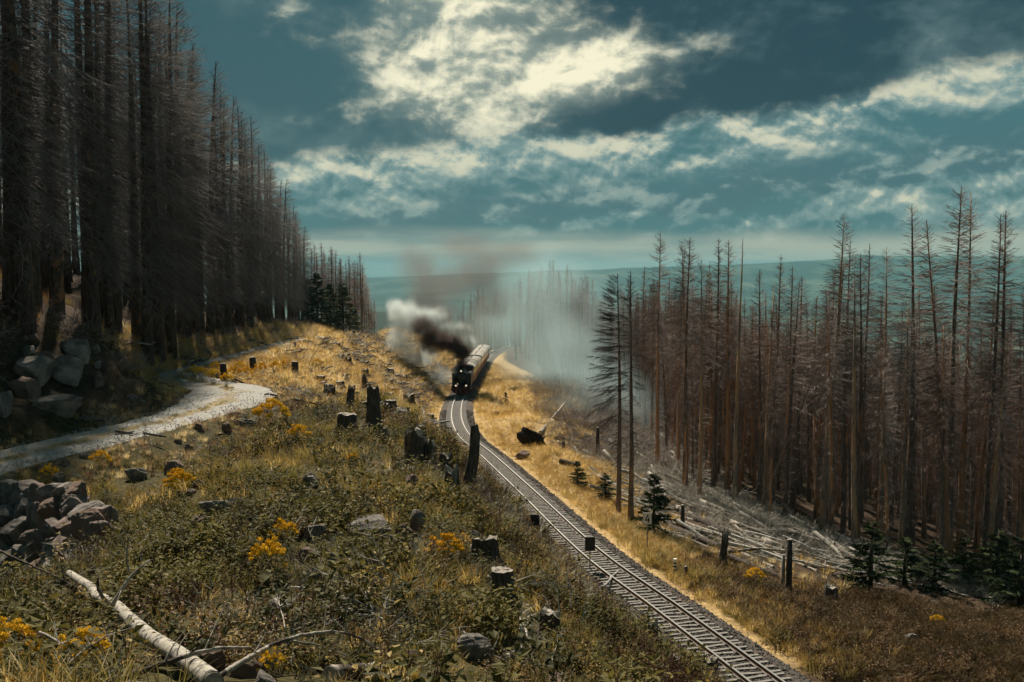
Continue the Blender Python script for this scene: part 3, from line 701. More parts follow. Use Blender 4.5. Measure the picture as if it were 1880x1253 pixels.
# the ones that stand out at the edge of the stand: (px, foot row, tip row, kit, label)
for (px, py, top, k, lab) in [
    (1207, 862, 420, 0, 'tall dead spruce at the left end of the stand, tip highest above its neighbours there'),
    (1258, 905, 432, 2, 'dead spruce with two-toned bark second from the left end of the stand'),
    (1284, 915, 470, 4, 'thin pale dead trunk rising in front of the stand above the fallen logs'),
    (1310, 905, 434, 1, 'dead spruce with rusty crown left of the twin tips in the stand'),
    (1335, 912, 438, 5, 'dead spruce whose tip is the right one of the twin tips'),
    (1393, 935, 492, 3, 'shorter dead spruce with peeled orange bark in front of the stand'),
    (1443, 945, 486, 1, 'dead spruce behind the thin leaning trunk'),
    (1548, 985, 438, 0, 'dead spruce with orange trunk left of the tallest group in the stand'),
    (1572, 1000, 462, 2, 'dead spruce with pale bark close beside the orange trunk'),
    (1615, 990, 452, 4, 'dead spruce with broken bare top near the right-hand stand edge'),
    (1665, 1030, 372, 5, 'large pale-barked dead spruce in the front row, wide dark crown'),
    (1742, 1040, 338, 2, 'tallest dead spruce of all with twisting pale trunk'),
    (1760, 1030, 352, 0, 'dead spruce right behind the tallest one'),
    (1808, 1045, 392, 3, 'dead spruce between the tallest one and the picture edge'),
    (1832, 1050, 384, 5, 'dead spruce with feathery dark tip near the right picture edge'),
    (1872, 1062, 440, 1, 'dead spruce cut by the right picture edge')]:
    tree_px(KR[k] if k < 6 else KBARE, px, py, top, lab, G_R)
def poisson(cands, dmin, keep):
    out = list(keep)
    res = []
    for c in cands:
        if all((c[0] - o[0]) ** 2 + (c[1] - o[1]) ** 2 > dmin ** 2 for o in out): out.append(c); res.append(c)
    return res
def stand_left_x(y): return np.interp(y, [46, 58, 66, 74, 84, 100, 130, 170, 215, 235], [34, 27, 21.0, 17.0, 13.0, 14.5, 16.5, 18, 8, -3])
keep = [(o.location.x, o.location.y) for o in COL.objects if o.name.startswith('dead_spruce')]
cand = np.stack([rng.uniform(8, 75, 5200), rng.uniform(50, 165, 5200)], 1)
cand = cand[(cand[:, 0] > stand_left_x(cand[:, 1]) + 0.8)]
cz = Hq(cand[:, 0], cand[:, 1]); px_, py_ = proj(np.column_stack([cand, cz + 14]))
cand = cand[(px_ < 1960)]
cand = poisson(cand[np.argsort(cand[:, 1] + rng.uniform(0, 6, len(cand)))].tolist(), 1.95, keep)
cand.sort(key=lambda c: c[1])
NR = 120
trees_rest = cand[NR:]
for (x, y) in cand[:NR]:
    p = (x, y, H1(x, y)); k = int(rng.choice([0, 0, 1, 1, 2, 3, 3, 4, 5]))
    hh = rng.normal(17.0, 1.9) if rng.uniform() > 0.15 else rng.uniform(10, 14)
    place_tree('dead_spruce', KR[k] if rng.uniform() > 0.1 else KBARE, p, hh, H0, 'slim dead spruce in the crowded stand right of the railway, behind its front row', G_R, rng.uniform(0, 6.28), (rng.normal(0, 0.03), rng.normal(0, 0.03)))
print('right stand', len(cand))
# left wood: the edge along the road, then the rows behind it
G_LI = 'trees of the dark wood left of the gravel road'
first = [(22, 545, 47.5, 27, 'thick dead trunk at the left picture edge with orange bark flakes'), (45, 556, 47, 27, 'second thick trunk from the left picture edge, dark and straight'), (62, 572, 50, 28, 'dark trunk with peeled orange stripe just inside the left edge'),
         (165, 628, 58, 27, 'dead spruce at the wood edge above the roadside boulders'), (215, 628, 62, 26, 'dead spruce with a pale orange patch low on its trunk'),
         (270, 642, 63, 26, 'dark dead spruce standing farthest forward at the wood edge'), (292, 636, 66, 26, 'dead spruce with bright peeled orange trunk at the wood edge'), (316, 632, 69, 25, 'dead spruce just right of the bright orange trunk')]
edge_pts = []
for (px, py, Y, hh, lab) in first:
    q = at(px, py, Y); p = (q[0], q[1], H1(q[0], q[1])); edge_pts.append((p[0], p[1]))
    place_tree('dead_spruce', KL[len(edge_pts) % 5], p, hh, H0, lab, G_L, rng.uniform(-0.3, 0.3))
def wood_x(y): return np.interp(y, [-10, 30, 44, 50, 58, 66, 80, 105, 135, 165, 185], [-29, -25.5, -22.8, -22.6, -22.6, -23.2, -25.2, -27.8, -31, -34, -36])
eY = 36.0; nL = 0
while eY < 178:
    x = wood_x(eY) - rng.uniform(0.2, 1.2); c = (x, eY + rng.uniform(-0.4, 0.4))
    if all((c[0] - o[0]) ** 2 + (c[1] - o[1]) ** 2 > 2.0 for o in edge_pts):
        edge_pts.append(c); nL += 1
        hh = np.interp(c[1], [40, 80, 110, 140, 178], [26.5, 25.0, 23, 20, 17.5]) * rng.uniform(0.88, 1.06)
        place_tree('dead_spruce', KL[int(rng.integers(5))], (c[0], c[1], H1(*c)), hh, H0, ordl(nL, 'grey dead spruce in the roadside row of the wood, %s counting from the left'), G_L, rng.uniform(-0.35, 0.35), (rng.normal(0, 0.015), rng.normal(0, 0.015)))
    eY += rng.uniform(1.9, 3.3)
cl = np.stack([rng.uniform(-62, -22, 2600), rng.uniform(24, 175, 2600)], 1)
cl = cl[(cl[:, 0] < wood_x(cl[:, 1]) - 1.5)]
cl = cl[(cl[:, 1] > 38) | (rng.uniform(0, 1, len(cl)) < 0.25)]
cl = np.array(poisson(cl.tolist(), 2.9, edge_pts)); dep = wood_x(cl[:, 1]) - cl[:, 0]
cl = cl[np.argsort(dep)]
px_, py_ = proj(np.column_stack([cl, Hq(cl[:, 0], cl[:, 1]) + 8]))
vis = px_ > -60
thin_ = (cl[:, 1] > 85) | (rng.uniform(0, 1, len(cl)) < 0.85); cl, vis = cl[thin_], vis[thin_]
NLI = 80
near_l = cl[vis][:NLI]
rest_l = np.concatenate([cl[vis][NLI:], cl[~vis][::2]])
for (x, y) in near_l:
    place_tree('dead_spruce', KLI[int(rng.integers(3))], (x, y, H1(x, y)), np.interp(y, [40, 110, 178], [26, 23, 18.5]) * rng.uniform(0.85, 1.08), H0, 'dead spruce inside the dark wood behind the roadside row', G_LI, rng.uniform(0, 6.28), (rng.normal(0, 0.02), rng.normal(0, 0.02)))
# deep rows of both woods, and the stand behind the smoke: masses
def mass(name, pts, kits, hs, label, zsink=0.1):
    pts = np.asarray(pts); n = len(pts); P = np.column_stack([pts, Hq(pts[:, 0], pts[:, 1]) - zsink])
    pr = []
    for (tm, cm) in kits:
        vt = np.array([v.co[:] for v in tm.vertices]); vc = np.array([v.co[:] for v in cm.vertices]); nv = len(vt)
        q = [np.array([p.vertices[:] for p in tm.polygons if len(p.vertices) == 4]), np.array([p.vertices[:] for p in cm.polygons if len(p.vertices) == 4]) + nv]
        t3 = np.array([p.vertices[:] for p in cm.polygons if len(p.vertices) == 3]) + nv
        Qa = np.concatenate(q); mi = np.concatenate([np.zeros(len(q[0])), np.ones(len(q[1]) + len(t3))])
        pr.append(proto(mesh_np(name, np.concatenate([vt, vc]), [Qa, t3], [tm.materials[0], cm.materials[0]], False, mi)))
    sc = np.asarray(hs) / H0
    return scatter(name, P, np.column_stack([rng.normal(0, 0.02, n), rng.normal(0, 0.02, n), rng.uniform(0, 6.28, n)]), sc, rng.integers(0, len(pr), n), pr, label)
tr = np.array(trees_rest)
mass('inner_forest', tr, [KR[0], KR[1], KR[3]], rng.normal(16.6, 1.8, len(tr)), 'deep rows of dead spruces inside the stand right of the railway')
mass('inner_wood', rest_l, KLI[:2], rng.normal(25, 2, len(rest_l)), 'deep rows of dead spruces inside the wood left of the road')
fy_ = rng.uniform(168, 330, 2600); fx_ = rng.uniform(-24, 85, 2600)
okf = (fx_ > np.interp(fy_, [168, 215, 236, 262, 300, 330], [17, 10, -1.5, -12, -18, -20]))
Df, _ = near(TRK, fx_, fy_); okf &= Df > 3.5
fp = np.array(poisson(np.column_stack([fx_, fy_])[okf].tolist(), 2.5, []))
mass('distant_forest', fp, [KR[0], KR[3], KR[5]], rng.normal(16.0, 2.4, len(fp)), 'dead spruces standing in the smoke beyond the train')
# reddish dead trees and green spruces at the end of the left wood
G_RD = 'reddish dead spruces beyond the green ones'
for k in range(26):
    px = 572 + k * 4.6 + rng.uniform(-2, 2); Y = rng.uniform(192, 232); top = np.interp(px, [560, 600, 640, 665, 690], [445, 452, 470, 480, 560]) + rng.uniform(-6, 20)
    q = at(px, 600, Y); z = H1(q[0], q[1]); hz = ray(px, top)[2] * (Y / ray(px, top)[1]) - z
    if hz > 5: place_tree('dead_spruce', KR[[1, 3][k % 2]], (q[0], q[1], z), hz, H0, ordl(k + 1, 'reddish dead spruce behind the green spruces, %s of that clump from the left'), G_RD, rng.uniform(0, 6.28), wide=1.35)
# live spruces
def live_spruce(seed, h, spread, dense=1.0, mt='needle_green', bare=0.04):
    g = np.random.default_rng(seed); ax = np.array([[0, 0, -0.3], [0, 0, h * 0.5], [0, 0, h]]); Vt, Qt, Tt = tubes(ax[None], np.array([[0.018 * h + 0.03, 0.012 * h + 0.02, 0.01]]), 8, True)
    nb = int(95 * dense); rel = bare + (0.98 - bare) * g.uniform(0, 1, nb) ** 0.9; az_ = g.uniform(0, 6.28, nb); L = spread * ((1 - rel) ** 0.8 + 0.05) * g.uniform(0.65, 1.15, nb)
    s = np.linspace(0, 1, 5); d = np.stack([np.cos(az_), np.sin(az_)], 1); e = -0.25 + 0.8 * rel
    P = np.empty((nb, 5, 3)); P[:, :, :2] = d[:, None] * (L[:, None] * s)[..., None]; P[:, :, 2] = (rel * h)[:, None] + L[:, None] * (np.tan(e)[:, None] * s - 0.35 * s ** 2 + 0.3 * s ** 3)
    Vb, Qb, _ = tubes(P, 0.012 * (1 - 0.7 * s)[None] * np.ones((nb, 1)) * (0.5 + h / 12), 3)
    n = int(nb * 34); bi = g.integers(0, nb, n); u = g.uniform(0.12, 1.0, n); f = u * 4; i0 = np.minimum(f.astype(int), 3); fr = (f - i0)[:, None]
    A = P[bi, i0] * (1 - fr) + P[bi, i0 + 1] * fr; pp = np.stack([-d[bi, 1], d[bi, 0], np.zeros(n)], 1); fw = np.stack([d[bi, 0], d[bi, 1], np.zeros(n)], 1)
    dd = fw * g.uniform(0.2, 1, (n, 1)) + pp * g.normal(0, 0.8, (n, 1)); dd[:, 2] += g.normal(-0.15, 0.3, n); dd /= np.linalg.norm(dd, axis=1, keepdims=True)
    ln = spread * 0.17 * g.uniform(0.6, 1.3, n) * (0.5 + np.clip(L[bi] / spread, 0.2, 1))
    Vn, Tn = cones(A, A + dd * ln[:, None], spread * 0.022 + 0.004)
    return (mesh_np('spruce_trunk', Vt, [Qt, Tt], [M['bark_left']], True), mesh_np('spruce_crown', np.concatenate([Vb, Vn]), [Qb, Tn + len(Vb)], [M[mt]]))
LS = [live_spruce(300 + i, 10.0, 2.6, 1.5, ['needle_green', 'needle_olive', 'needle_green'][i]) for i in range(3)]
SS = [live_spruce(310 + i, 3.0, 1.05, 0.8, ['needle_green', 'needle_olive', 'needle_green'][i], 0.10) for i in range(3)]
for (px, py, top, Y, k, w, lab) in [
    (566, 600, 512, 170, 0, 1.2, 'dark green spruce half hidden by the last grey tree of the wood'), (583, 606, 500, 168, 0, 1.25, 'tall dark green spruce leading the row at the end of the wood'),
    (606, 611, 520, 172, 2, 1.2, 'green spruce between the tall dark one and the yellowish one'), (630, 611, 518, 176, 1, 1.5, 'yellowish green spruce at the end of the wood'),
    (649, 609, 560, 180, 0, 1.2, 'small green spruce at the foot of the brown pointed tree')]:
    q = at(px, py, Y); z = H1(q[0], q[1]); r = ray(px, top); place_tree('green_spruce', LS[k], (q[0], q[1], z), r[2] * Y / r[1] - z, 10.0, lab, 'green spruces at the end of the wood', rng.uniform(0, 6), wide=w)
tree_px(KR[1], 664, 609, 462, 'brown pointed spruce closing the row at the end of the wood', G_RD, Y=186, wide=1.6)
for (px, py, top, k, w, lab) in [
    (1200, 990, 868, 0, 1.1, 'small dark spruce behind the sign with the number'), (1060, 905, 845, 0, 1.3, 'low dark spruce right of the track near the cut log'),
    (1112, 925, 866, 2, 1.5, 'bushy young spruce left of the pair of dead trunks'), (928, 742, 718, 1, 1.1, 'tiny bare-stemmed young spruce on the slope beside the train'),
    (835, 842, 800, 0, 1.7, 'round dark young spruce beside the bend of the track'),
    (1598, 1085, 955, 2, 1.35, 'young spruce in front of the stand beside the heather bank'), (1660, 1075, 985, 0, 1.6, 'low dark young spruce under the pale-barked tree'),
    (1715, 1085, 990, 2, 1.6, 'spreading dark young spruce under the tallest dead tree'), (1770, 1080, 985, 0, 1.7, 'dark young spruce right of the spreading one'),
    (1830, 1095, 970, 2, 1.7, 'dark young spruce near the right picture edge'), (1873, 1120, 985, 0, 1.8, 'dark young spruce at the right picture edge')]:
    p = spot(px, py); r = ray(px, top); place_tree('young_spruce', SS[k], p, r[2] * p[1] / r[1] - p[2], 3.0, lab, 'young spruces', rng.uniform(0, 6), wide=w * 1.0)

# ------------------------------------------------------------------ train
TS = np.concatenate([[0], np.cumsum(np.linalg.norm(np.diff(T3, axis=0), axis=1))])
S0 = float(np.interp(134.0, T3[:, 1], TS))
def on_track(s):
    return np.array([np.interp(s, TS, T3[:, i]) for i in range(3)])
def rail_pose(s, L):
    """vehicle of length L whose front is at course distance s; local +y runs to its rear"""
    a, b_ = on_track(s + 0.15 * L), on_track(s + 0.85 * L); d = b_ - a
    f = on_track(s); return f, math.atan2(-d[0], d[1]), math.atan2(d[2], math.hypot(d[0], d[1]))
def lathe(mb, prof, n=20, axis='y', c=(0, 0, 0)):
    """prof: (along, radius)"""
    a = np.arange(n) * 2 * np.pi / n; V = []
    for (t_, r) in prof:
        if axis == 'y': V += [(c[0] + r * math.cos(k), c[1] + t_, c[2] + r * math.sin(k)) for k in a]
        else: V += [(c[0] + r * math.cos(k), c[1] + r * math.sin(k), c[2] + t_) for k in a]
    k = len(prof); i = np.arange(k * n).reshape(k, n); j = np.roll(i, -1, 1)
    mb.add(V, np.stack([i[:-1], j[:-1], j[1:], i[1:]], -1).reshape(-1, 4) if axis == 'z' else np.stack([i[:-1], i[1:], j[1:], j[:-1]], -1).reshape(-1, 4))
def wheel(parent, x, y, r, m='red'):
    mb = MB(); mb.cyl((x - 0.06, y, r), (x + 0.06, y, r), r, r, 18); mb.cyl((x - 0.09, y, r), (x + 0.09, y, r), 0.1, 0.1, 8)
    return mb.build('wheel', M[m], parent)
p, rz, rx = rail_pose(S0, 11.5)
loco = link('steam_locomotive', None, None, p, (rx, 0, rz)); tag(loco, 'black steam locomotive with three lit lamps and red buffer beam heading the train', 'locomotive')
mb = MB(); lathe(mb, [(0.95, 0.0), (0.95, 0.70), (1.0, 0.78), (2.7, 0.78)], 24, 'y', (0, 0, 2.15)); sb = mb.build('smokebox', M['black_matt'], loco, True)
mb = MB(); lathe(mb, [(0.83, 0.0), (0.84, 0.25), (0.89, 0.52), (0.96, 0.62)], 24, 'y', (0, 0, 2.15)); sd = mb.build('smokebox_door', M['black'], loco, True)
mb = MB(); mb.box((0, 0.80, 2.15), (0.06, 0.06, 0.5)); mb.cyl((-0.3, 0.84, 2.3), (0.3, 0.84, 2.3), 0.025); mb.build('door_handle', M['black'], sd)
mb = MB(); mb.box((0, 0.86, 2.62), (0.62, 0.03, 0.16)); mb.build('number_plate', M['black_paint'], loco)
mb = MB(); lathe(mb, [(2.7, 0.80), (7.6, 0.80)], 24, 'y', (0, 0, 2.15)); mb.build('boiler', M['black'], loco, True)
mb = MB(); lathe(mb, [(2.8, 0.30), (3.05, 0.25), (3.5, 0.27), (3.58, 0.33), (3.66, 0.33), (3.66, 0.22), (3.2, 0.2)], 18, 'z', (0, 1.75, 0)); mb.build('chimney', M['black_matt'], loco, True)
for yy, hh in ((3.6, 3.42), (5.6, 3.40)):
    mb = MB(); lathe(mb, [(2.7, 0.36), (3.15, 0.34), (hh - 0.08, 0.25), (hh, 0.0)], 16, 'z', (0, yy, 0)); mb.build('dome', M['black'], loco, True)
for s in (-1, 1):
    mb = MB(); mb.box((s * 1.02, 4.9, 1.95), (0.52, 5.2, 1.5)); mb.box((s * 1.02, 4.9, 2.72), (0.46, 5.1, 0.05)); mb.build('side_tank', M['black'], loco)
    mb = MB(); mb.box((s * 1.0, 2.6, 1.16), (0.62, 3.6, 0.06)); mb.box((s * 1.12, 0.95, 1.0), (0.3, 0.05, 0.35)); mb.build('running_board', M['black'], loco)
    mb = MB(); mb.cyl((s * 0.98, 1.15, 0.72), (s * 0.98, 2.25, 0.72), 0.36, 0.36, 16); mb.box((s * 0.98, 1.7, 1.0), (0.5, 0.9, 0.35)); mb.build('cylinder_block', M['black'], loco)
    for yy in (2.9, 3.95, 5.0, 6.05, 7.1): wheel(loco, s * 0.56, yy, 0.5)
    for yy in (1.35, 9.2): wheel(loco, s * 0.56, yy, 0.30)
    mb = MB(); mb.box((s * 0.74, 5.0, 0.42), (0.06, 4.4, 0.13)); mb.cyl((s * 0.80, 2.2, 0.62), (s * 0.80, 4.6, 0.44), 0.045); mb.build('coupling_rod', M['steel_grey'], loco)
mb = MB(); mb.box((0, 5.2, 0.95), (1.0, 9.4, 0.3)); mb.build('frame', M['red'], loco)
mb = MB(); mb.box((0, 0.42, 0.78), (2.3, 0.08, 0.36)); mb.box((0, 0.5, 0.36), (1.9, 0.05, 0.28)); mb.build('buffer_beam', M['red'], loco)
mb = MB(); mb.cyl((0, 0.42, 0.72), (0, 0.06, 0.72), 0.07); mb.cyl((0, 0.06, 0.72), (0, 0.0, 0.72), 0.2, 0.2, 14); mb.build('buffer', M['black'], loco)
for (x, z, y_) in ((-0.68, 1.25, 0.50), (0.68, 1.25, 0.50), (0, 3.14, 0.98)):
    mb = MB(); mb.cyl((x, y_, z), (x, y_ + 0.28, z), 0.15, 0.15, 14); mb.box((x, y_ + 0.16, z - 0.2), (0.08, 0.12, 0.2)); hl = mb.build('headlight', M['black'], loco)
    mb = MB(); lathe(mb, [(-0.035, 0.0), (-0.02, 0.09), (0.0, 0.125)], 14, 'y', (x, y_, z)); mb.build('lens', M['lamp'], hl, True)
mb = MB(); mb.box((0, 8.9, 2.1), (2.56, 2.6, 1.9)); mb.build('cab', M['black'], loco)
xs = np.linspace(-1.34, 1.34, 13); arc = 3.06 + 0.52 * np.sqrt(np.clip(1 - (xs / 1.40) ** 2, 0, 1))
def arch(mb, xs, arc, y0, y1, th=0.05):
    V = []; n = len(xs)
    for y in (y0, y1):
        V += [(a, y, b_) for a, b_ in zip(xs, arc)] + [(a, y, b_ - th) for a, b_ in zip(xs, arc)]
    Q = []
    for i in range(n - 1):
        Q += [(i, i + 1, 2 * n + i + 1, 2 * n + i), (n + i, 3 * n + i, 3 * n + i + 1, n + i + 1), (i, n + i, n + i + 1, i + 1), (2 * n + i, 2 * n + i + 1, 3 * n + i + 1, 3 * n + i)]
    Q += [(0, 2 * n, 3 * n, n), (n - 1, 2 * n - 1, 4 * n - 1, 3 * n - 1)]
    mb.add(V, Q)
def gable(mb, xs, arc, y, z0):
    n = len(xs); V = [(a, y, b_) for a, b_ in zip(xs, arc)] + [(a, y, z0) for a in xs]
    mb.add(V, [(i, i + 1, n + i + 1, n + i) for i in range(n - 1)])
mb = MB(); arch(mb, xs, arc, 7.45, 10.4); gable(mb, xs * 0.97, arc - 0.06, 7.58, 2.9); gable(mb, xs * 0.97, arc - 0.06, 10.2, 2.9); mb.build('cab_roof', M['black_matt'], loco)
for s in (-1, 1):
    mb = MB(); mb.box((s * 0.72, 7.57, 2.72), (0.5, 0.04, 0.5)); mb.build('spectacle_window', M['glass'], loco)
    mb = MB(); mb.box((s * 1.285, 8.8, 2.55), (0.03, 0.9, 0.62)); mb.build('side_window', M['glass'], loco)
mb = MB(); mb.box((0, 10.7, 1.7), (2.3, 1.0, 1.5)); mb.build('coal_bunker', M['black'], loco)
# coaches: cream window band over red panels, pale roof with seams
def coach(s, label, red=False):
    p, rz, rx = rail_pose(s, 13.4); e = link('passenger_coach', None, None, p, (rx, 0, rz)); tag(e, label, 'coach', 'passenger coaches of the steam train')
    Ln = 13.2
    mb = MB(); mb.box((0, Ln / 2, 1.28), (2.44, Ln - 1.0, 0.86)); mb.box((0, Ln / 2, 0.82), (1.9, Ln - 0.4, 0.16)); mb.build('lower_panels', M['car_red'], e)
    bd = MB(); bd.box((0, Ln / 2, 2.25), (2.48, Ln - 0.96, 1.08)); body = bd.build('body', M['cream'], e)
    xs_ = np.linspace(-1.36, 1.36, 13); ar = 2.80 + 0.50 * np.sqrt(np.clip(1 - (xs_ / 1.39) ** 2, 0, 1))
    mb = MB(); arch(mb, xs_, ar, 0.1, Ln - 0.1); gable(mb, xs_ * 0.95, ar - 0.05, 0.5, 2.76); gable(mb, xs_ * 0.95, ar - 0.05, Ln - 0.5, 2.76); rf = mb.build('roof', M['roof'], e, False)
    for y in np.linspace(0.12, Ln - 0.12, 6):
        mb = MB(); arch(mb, xs_ * 1.008, ar + 0.025, y - 0.07, y + 0.07, 0.04); mb.build('seam', M['roof_dark'], rf)
    for y in (3.4, 6.6, 9.8):
        mb = MB(); mb.cyl((0, y, 3.26), (0, y, 3.46), 0.12, 0.09, 8); mb.build('ventilator', M['roof_dark'], rf)
    for s_ in (-1, 1):
        for y in np.linspace(1.5, Ln - 1.5, 9):
            mb = MB(); mb.box((s_ * 1.245, y, 2.24), (0.03, 0.86, 0.78)); w_ = mb.build('window', M['glass'], e)
        for y in (0.30, Ln - 0.30):
            mb = MB(); mb.box((s_ * 1.1, y, 1.5), (0.05, 0.05, 1.2)); mb.build('railing', M['black'], e)
    for y in (2.2, Ln - 2.2):
        mb = MB(); mb.box((0, y, 0.55), (1.5, 1.9, 0.22)); bg_ = mb.build('bogie', M['black'], e)
        for s_ in (-1, 1):
            for dy in (-0.7, 0.7): wheel(bg_, s_ * 0.56, y + dy, 0.35, 'black')
    for y in (0.45, Ln - 0.45):
        mb = MB(); mb.box((0, y, 2.0), (0.7, 0.06, 1.5)); mb.build('end_door', M['car_red'], e)
for k, lab in enumerate(['first passenger coach directly behind the locomotive', 'second passenger coach behind the locomotive', 'third passenger coach of the steam train', 'fourth passenger coach of the steam train', 'last coach of the train, nearly lost in the smoke']):
    coach(S0 + 11.9 + k * 13.9, lab)

# ------------------------------------------------------------------ smoke: volume grids computed from puffs
def smoke(name, puffs, col, dens, vox, label, nscale=0.35, rough=0.62, namp=1.25, aniso=0.2, absorb=None):
    """puffs: list of (px, py, Y, rx_px, ry_px, depth_m, strength); density falls off from each centre and is broken up by noise"""
    C = []
    for (px, py, Y, rx_, ry_, dm, st) in puffs:
        q = at(px, py, Y); C.append((q, np.array([rx_ * Y / FPX, dm, ry_ * Y / FPX]), st))
    lo = np.min([c - r * 1.35 for c, r, s in C], 0); hi = np.max([c + r * 1.35 for c, r, s in C], 0)
    me = bpy.data.meshes.new(name); o = link(name, me)
    ng = bpy.data.node_groups.new('smoke_' + name, 'GeometryNodeTree'); ng.interface.new_socket('Geometry', in_out='INPUT', socket_type='NodeSocketGeometry'); ng.interface.new_socket('Geometry', in_out='OUTPUT', socket_type='NodeSocketGeometry')
    N, Lk = ng.nodes, ng.links
    def vm(op, a, b_=None, out=0):
        n = N.new('ShaderNodeVectorMath'); n.operation = op
        for i, v in enumerate((a, b_)):
            if v is None: continue
            if hasattr(v, 'is_linked'): Lk.new(v, n.inputs[i])
            else: n.inputs[i].default_value = v
        return n.outputs[out]
    def fm(op, a, b_=None, clamp=False):
        n = N.new('ShaderNodeMath'); n.operation = op; n.use_clamp = clamp
        for i, v in enumerate((a, b_)):
            if v is None: continue
            if hasattr(v, 'is_linked'): Lk.new(v, n.inputs[i])
            else: n.inputs[i].default_value = v
        return n.outputs[0]
    pos = N.new('GeometryNodeInputPosition').outputs[0]
    nz = N.new('ShaderNodeTexNoise'); nz.inputs['Scale'].default_value = nscale; nz.inputs['Detail'].default_value = 6; nz.inputs['Roughness'].default_value = rough; Lk.new(pos, nz.inputs['Vector'])
    bil = fm('SUBTRACT', nz.outputs[0], 0.5)
    tot = None
    for c, r, s in C:
        ln = vm('LENGTH', vm('DIVIDE', vm('SUBTRACT', pos, tuple(c)), tuple(r)), None, 1)
        f = fm('SUBTRACT', 1.0, ln); f = fm('ADD', f, fm('MULTIPLY', bil, namp))
        f = fm('MULTIPLY', f, 1.6, True); f = fm('MULTIPLY', fm('MULTIPLY', f, f), s)
        tot = f if tot is None else fm('MAXIMUM', tot, f)
    vc = N.new('GeometryNodeVolumeCube'); Lk.new(tot, vc.inputs['Density']); vc.inputs['Min'].default_value = tuple(lo); vc.inputs['Max'].default_value = tuple(hi)
    for i, k in enumerate(('Resolution X', 'Resolution Y', 'Resolution Z')): vc.inputs[k].default_value = int(np.clip((hi[i] - lo[i]) / vox, 8, 160))
    m = bpy.data.materials.new(name); m.use_nodes = True; t_ = m.node_tree; t_.nodes.clear()
    pv = t_.nodes.new('ShaderNodeVolumePrincipled'); pv.inputs['Color'].default_value = (*col, 1); pv.inputs['Density'].default_value = dens; pv.inputs['Anisotropy'].default_value = aniso
    if absorb: pv.inputs['Absorption Color'].default_value = (*absorb, 1)
    mo = t_.nodes.new('ShaderNodeOutputMaterial'); t_.links.new(pv.outputs[0], mo.inputs['Volume'])
    sm = N.new('GeometryNodeSetMaterial'); sm.inputs['Material'].default_value = m; Lk.new(vc.outputs[0], sm.inputs[0])
    go = N.new('NodeGroupOutput'); Lk.new(sm.outputs[0], go.inputs[0]); N.new('NodeGroupInput')
    me.materials.append(m)
    md = o.modifiers.new('volume', 'NODES'); md.node_group = ng
    tag(o, label, kind='stuff'); return o
smoke('smoke', [(843, 686, 136, 7, 16, 0.5, 1.2), (848, 668, 136.3, 14, 18, 1.1, 1.6), (848, 648, 136.8, 22, 22, 1.7, 1.6), (832, 634, 137.5, 26, 24, 2.0, 1.3), (812, 628, 138.3, 28, 28, 2.3, 1.0), (790, 622, 139, 30, 36, 2.6, 0.8), (774, 600, 140, 28, 30, 2.6, 0.55)],
      (0.12, 0.082, 0.074), 2.0, 0.14, 'dark brown smoke rolling up from the locomotive chimney', 0.6, 0.68, 1.0)
smoke('smoke', [(785, 548, 158, 60, 70, 6, 1.0), (768, 490, 165, 56, 54, 7, 0.7), (812, 585, 150, 48, 40, 5, 0.9), (875, 505, 172, 76, 60, 8, 0.75), (905, 555, 170, 60, 54, 7, 0.7), (850, 452, 180, 84, 40, 8, 0.4), (940, 470, 185, 80, 40, 8, 0.4), (830, 520, 166, 60, 60, 7, 0.7)],
      (0.25, 0.215, 0.20), 0.155, 0.5, 'thin brown smoke drifting above the train', 0.17, 0.64, 1.2)
smoke('steam', [(834, 676, 134.6, 8, 16, 0.5, 1.0), (826, 652, 137, 14, 16, 1.0, 0.5), (858, 628, 139.5, 26, 20, 1.6, 0.5), (830, 604, 141, 44, 18, 2.4, 0.5), (788, 584, 142, 40, 30, 3, 0.65), (750, 590, 143, 36, 46, 3.4, 0.75), (733, 622, 143, 30, 48, 3, 0.5), (765, 655, 142, 48, 38, 3, 0.45), (728, 570, 144, 24, 28, 2.6, 0.75),
      (822, 745, 133.4, 17, 6, 0.6, 1.4), (878, 741, 133.4, 19, 7, 0.6, 1.4), (800, 690, 140, 52, 28, 3, 0.3)],
      (0.80, 0.87, 0.86), 0.95, 0.18, 'pale steam billowing left of the locomotive', 0.45, 0.7, 1.5)
smoke('smoke', [(985, 610, 185, 130, 110, 20, 0.9), (1060, 645, 165, 120, 100, 18, 1.0), (930, 570, 205, 90, 90, 16, 0.7), (1010, 690, 150, 130, 60, 14, 1.0), (1110, 700, 138, 90, 70, 14, 0.9), (1000, 525, 200, 160, 80, 22, 0.8), (1110, 570, 175, 90, 80, 18, 0.6), (1180, 740, 125, 80, 60, 12, 0.6), (870, 620, 215, 80, 70, 12, 0.5), (1060, 740, 130, 110, 40, 10, 0.7)],
      (0.55, 0.74, 0.78), 0.028, 1.2, 'blue-grey veil of old smoke hanging before the far trees', 0.085, 0.62, 1.6)

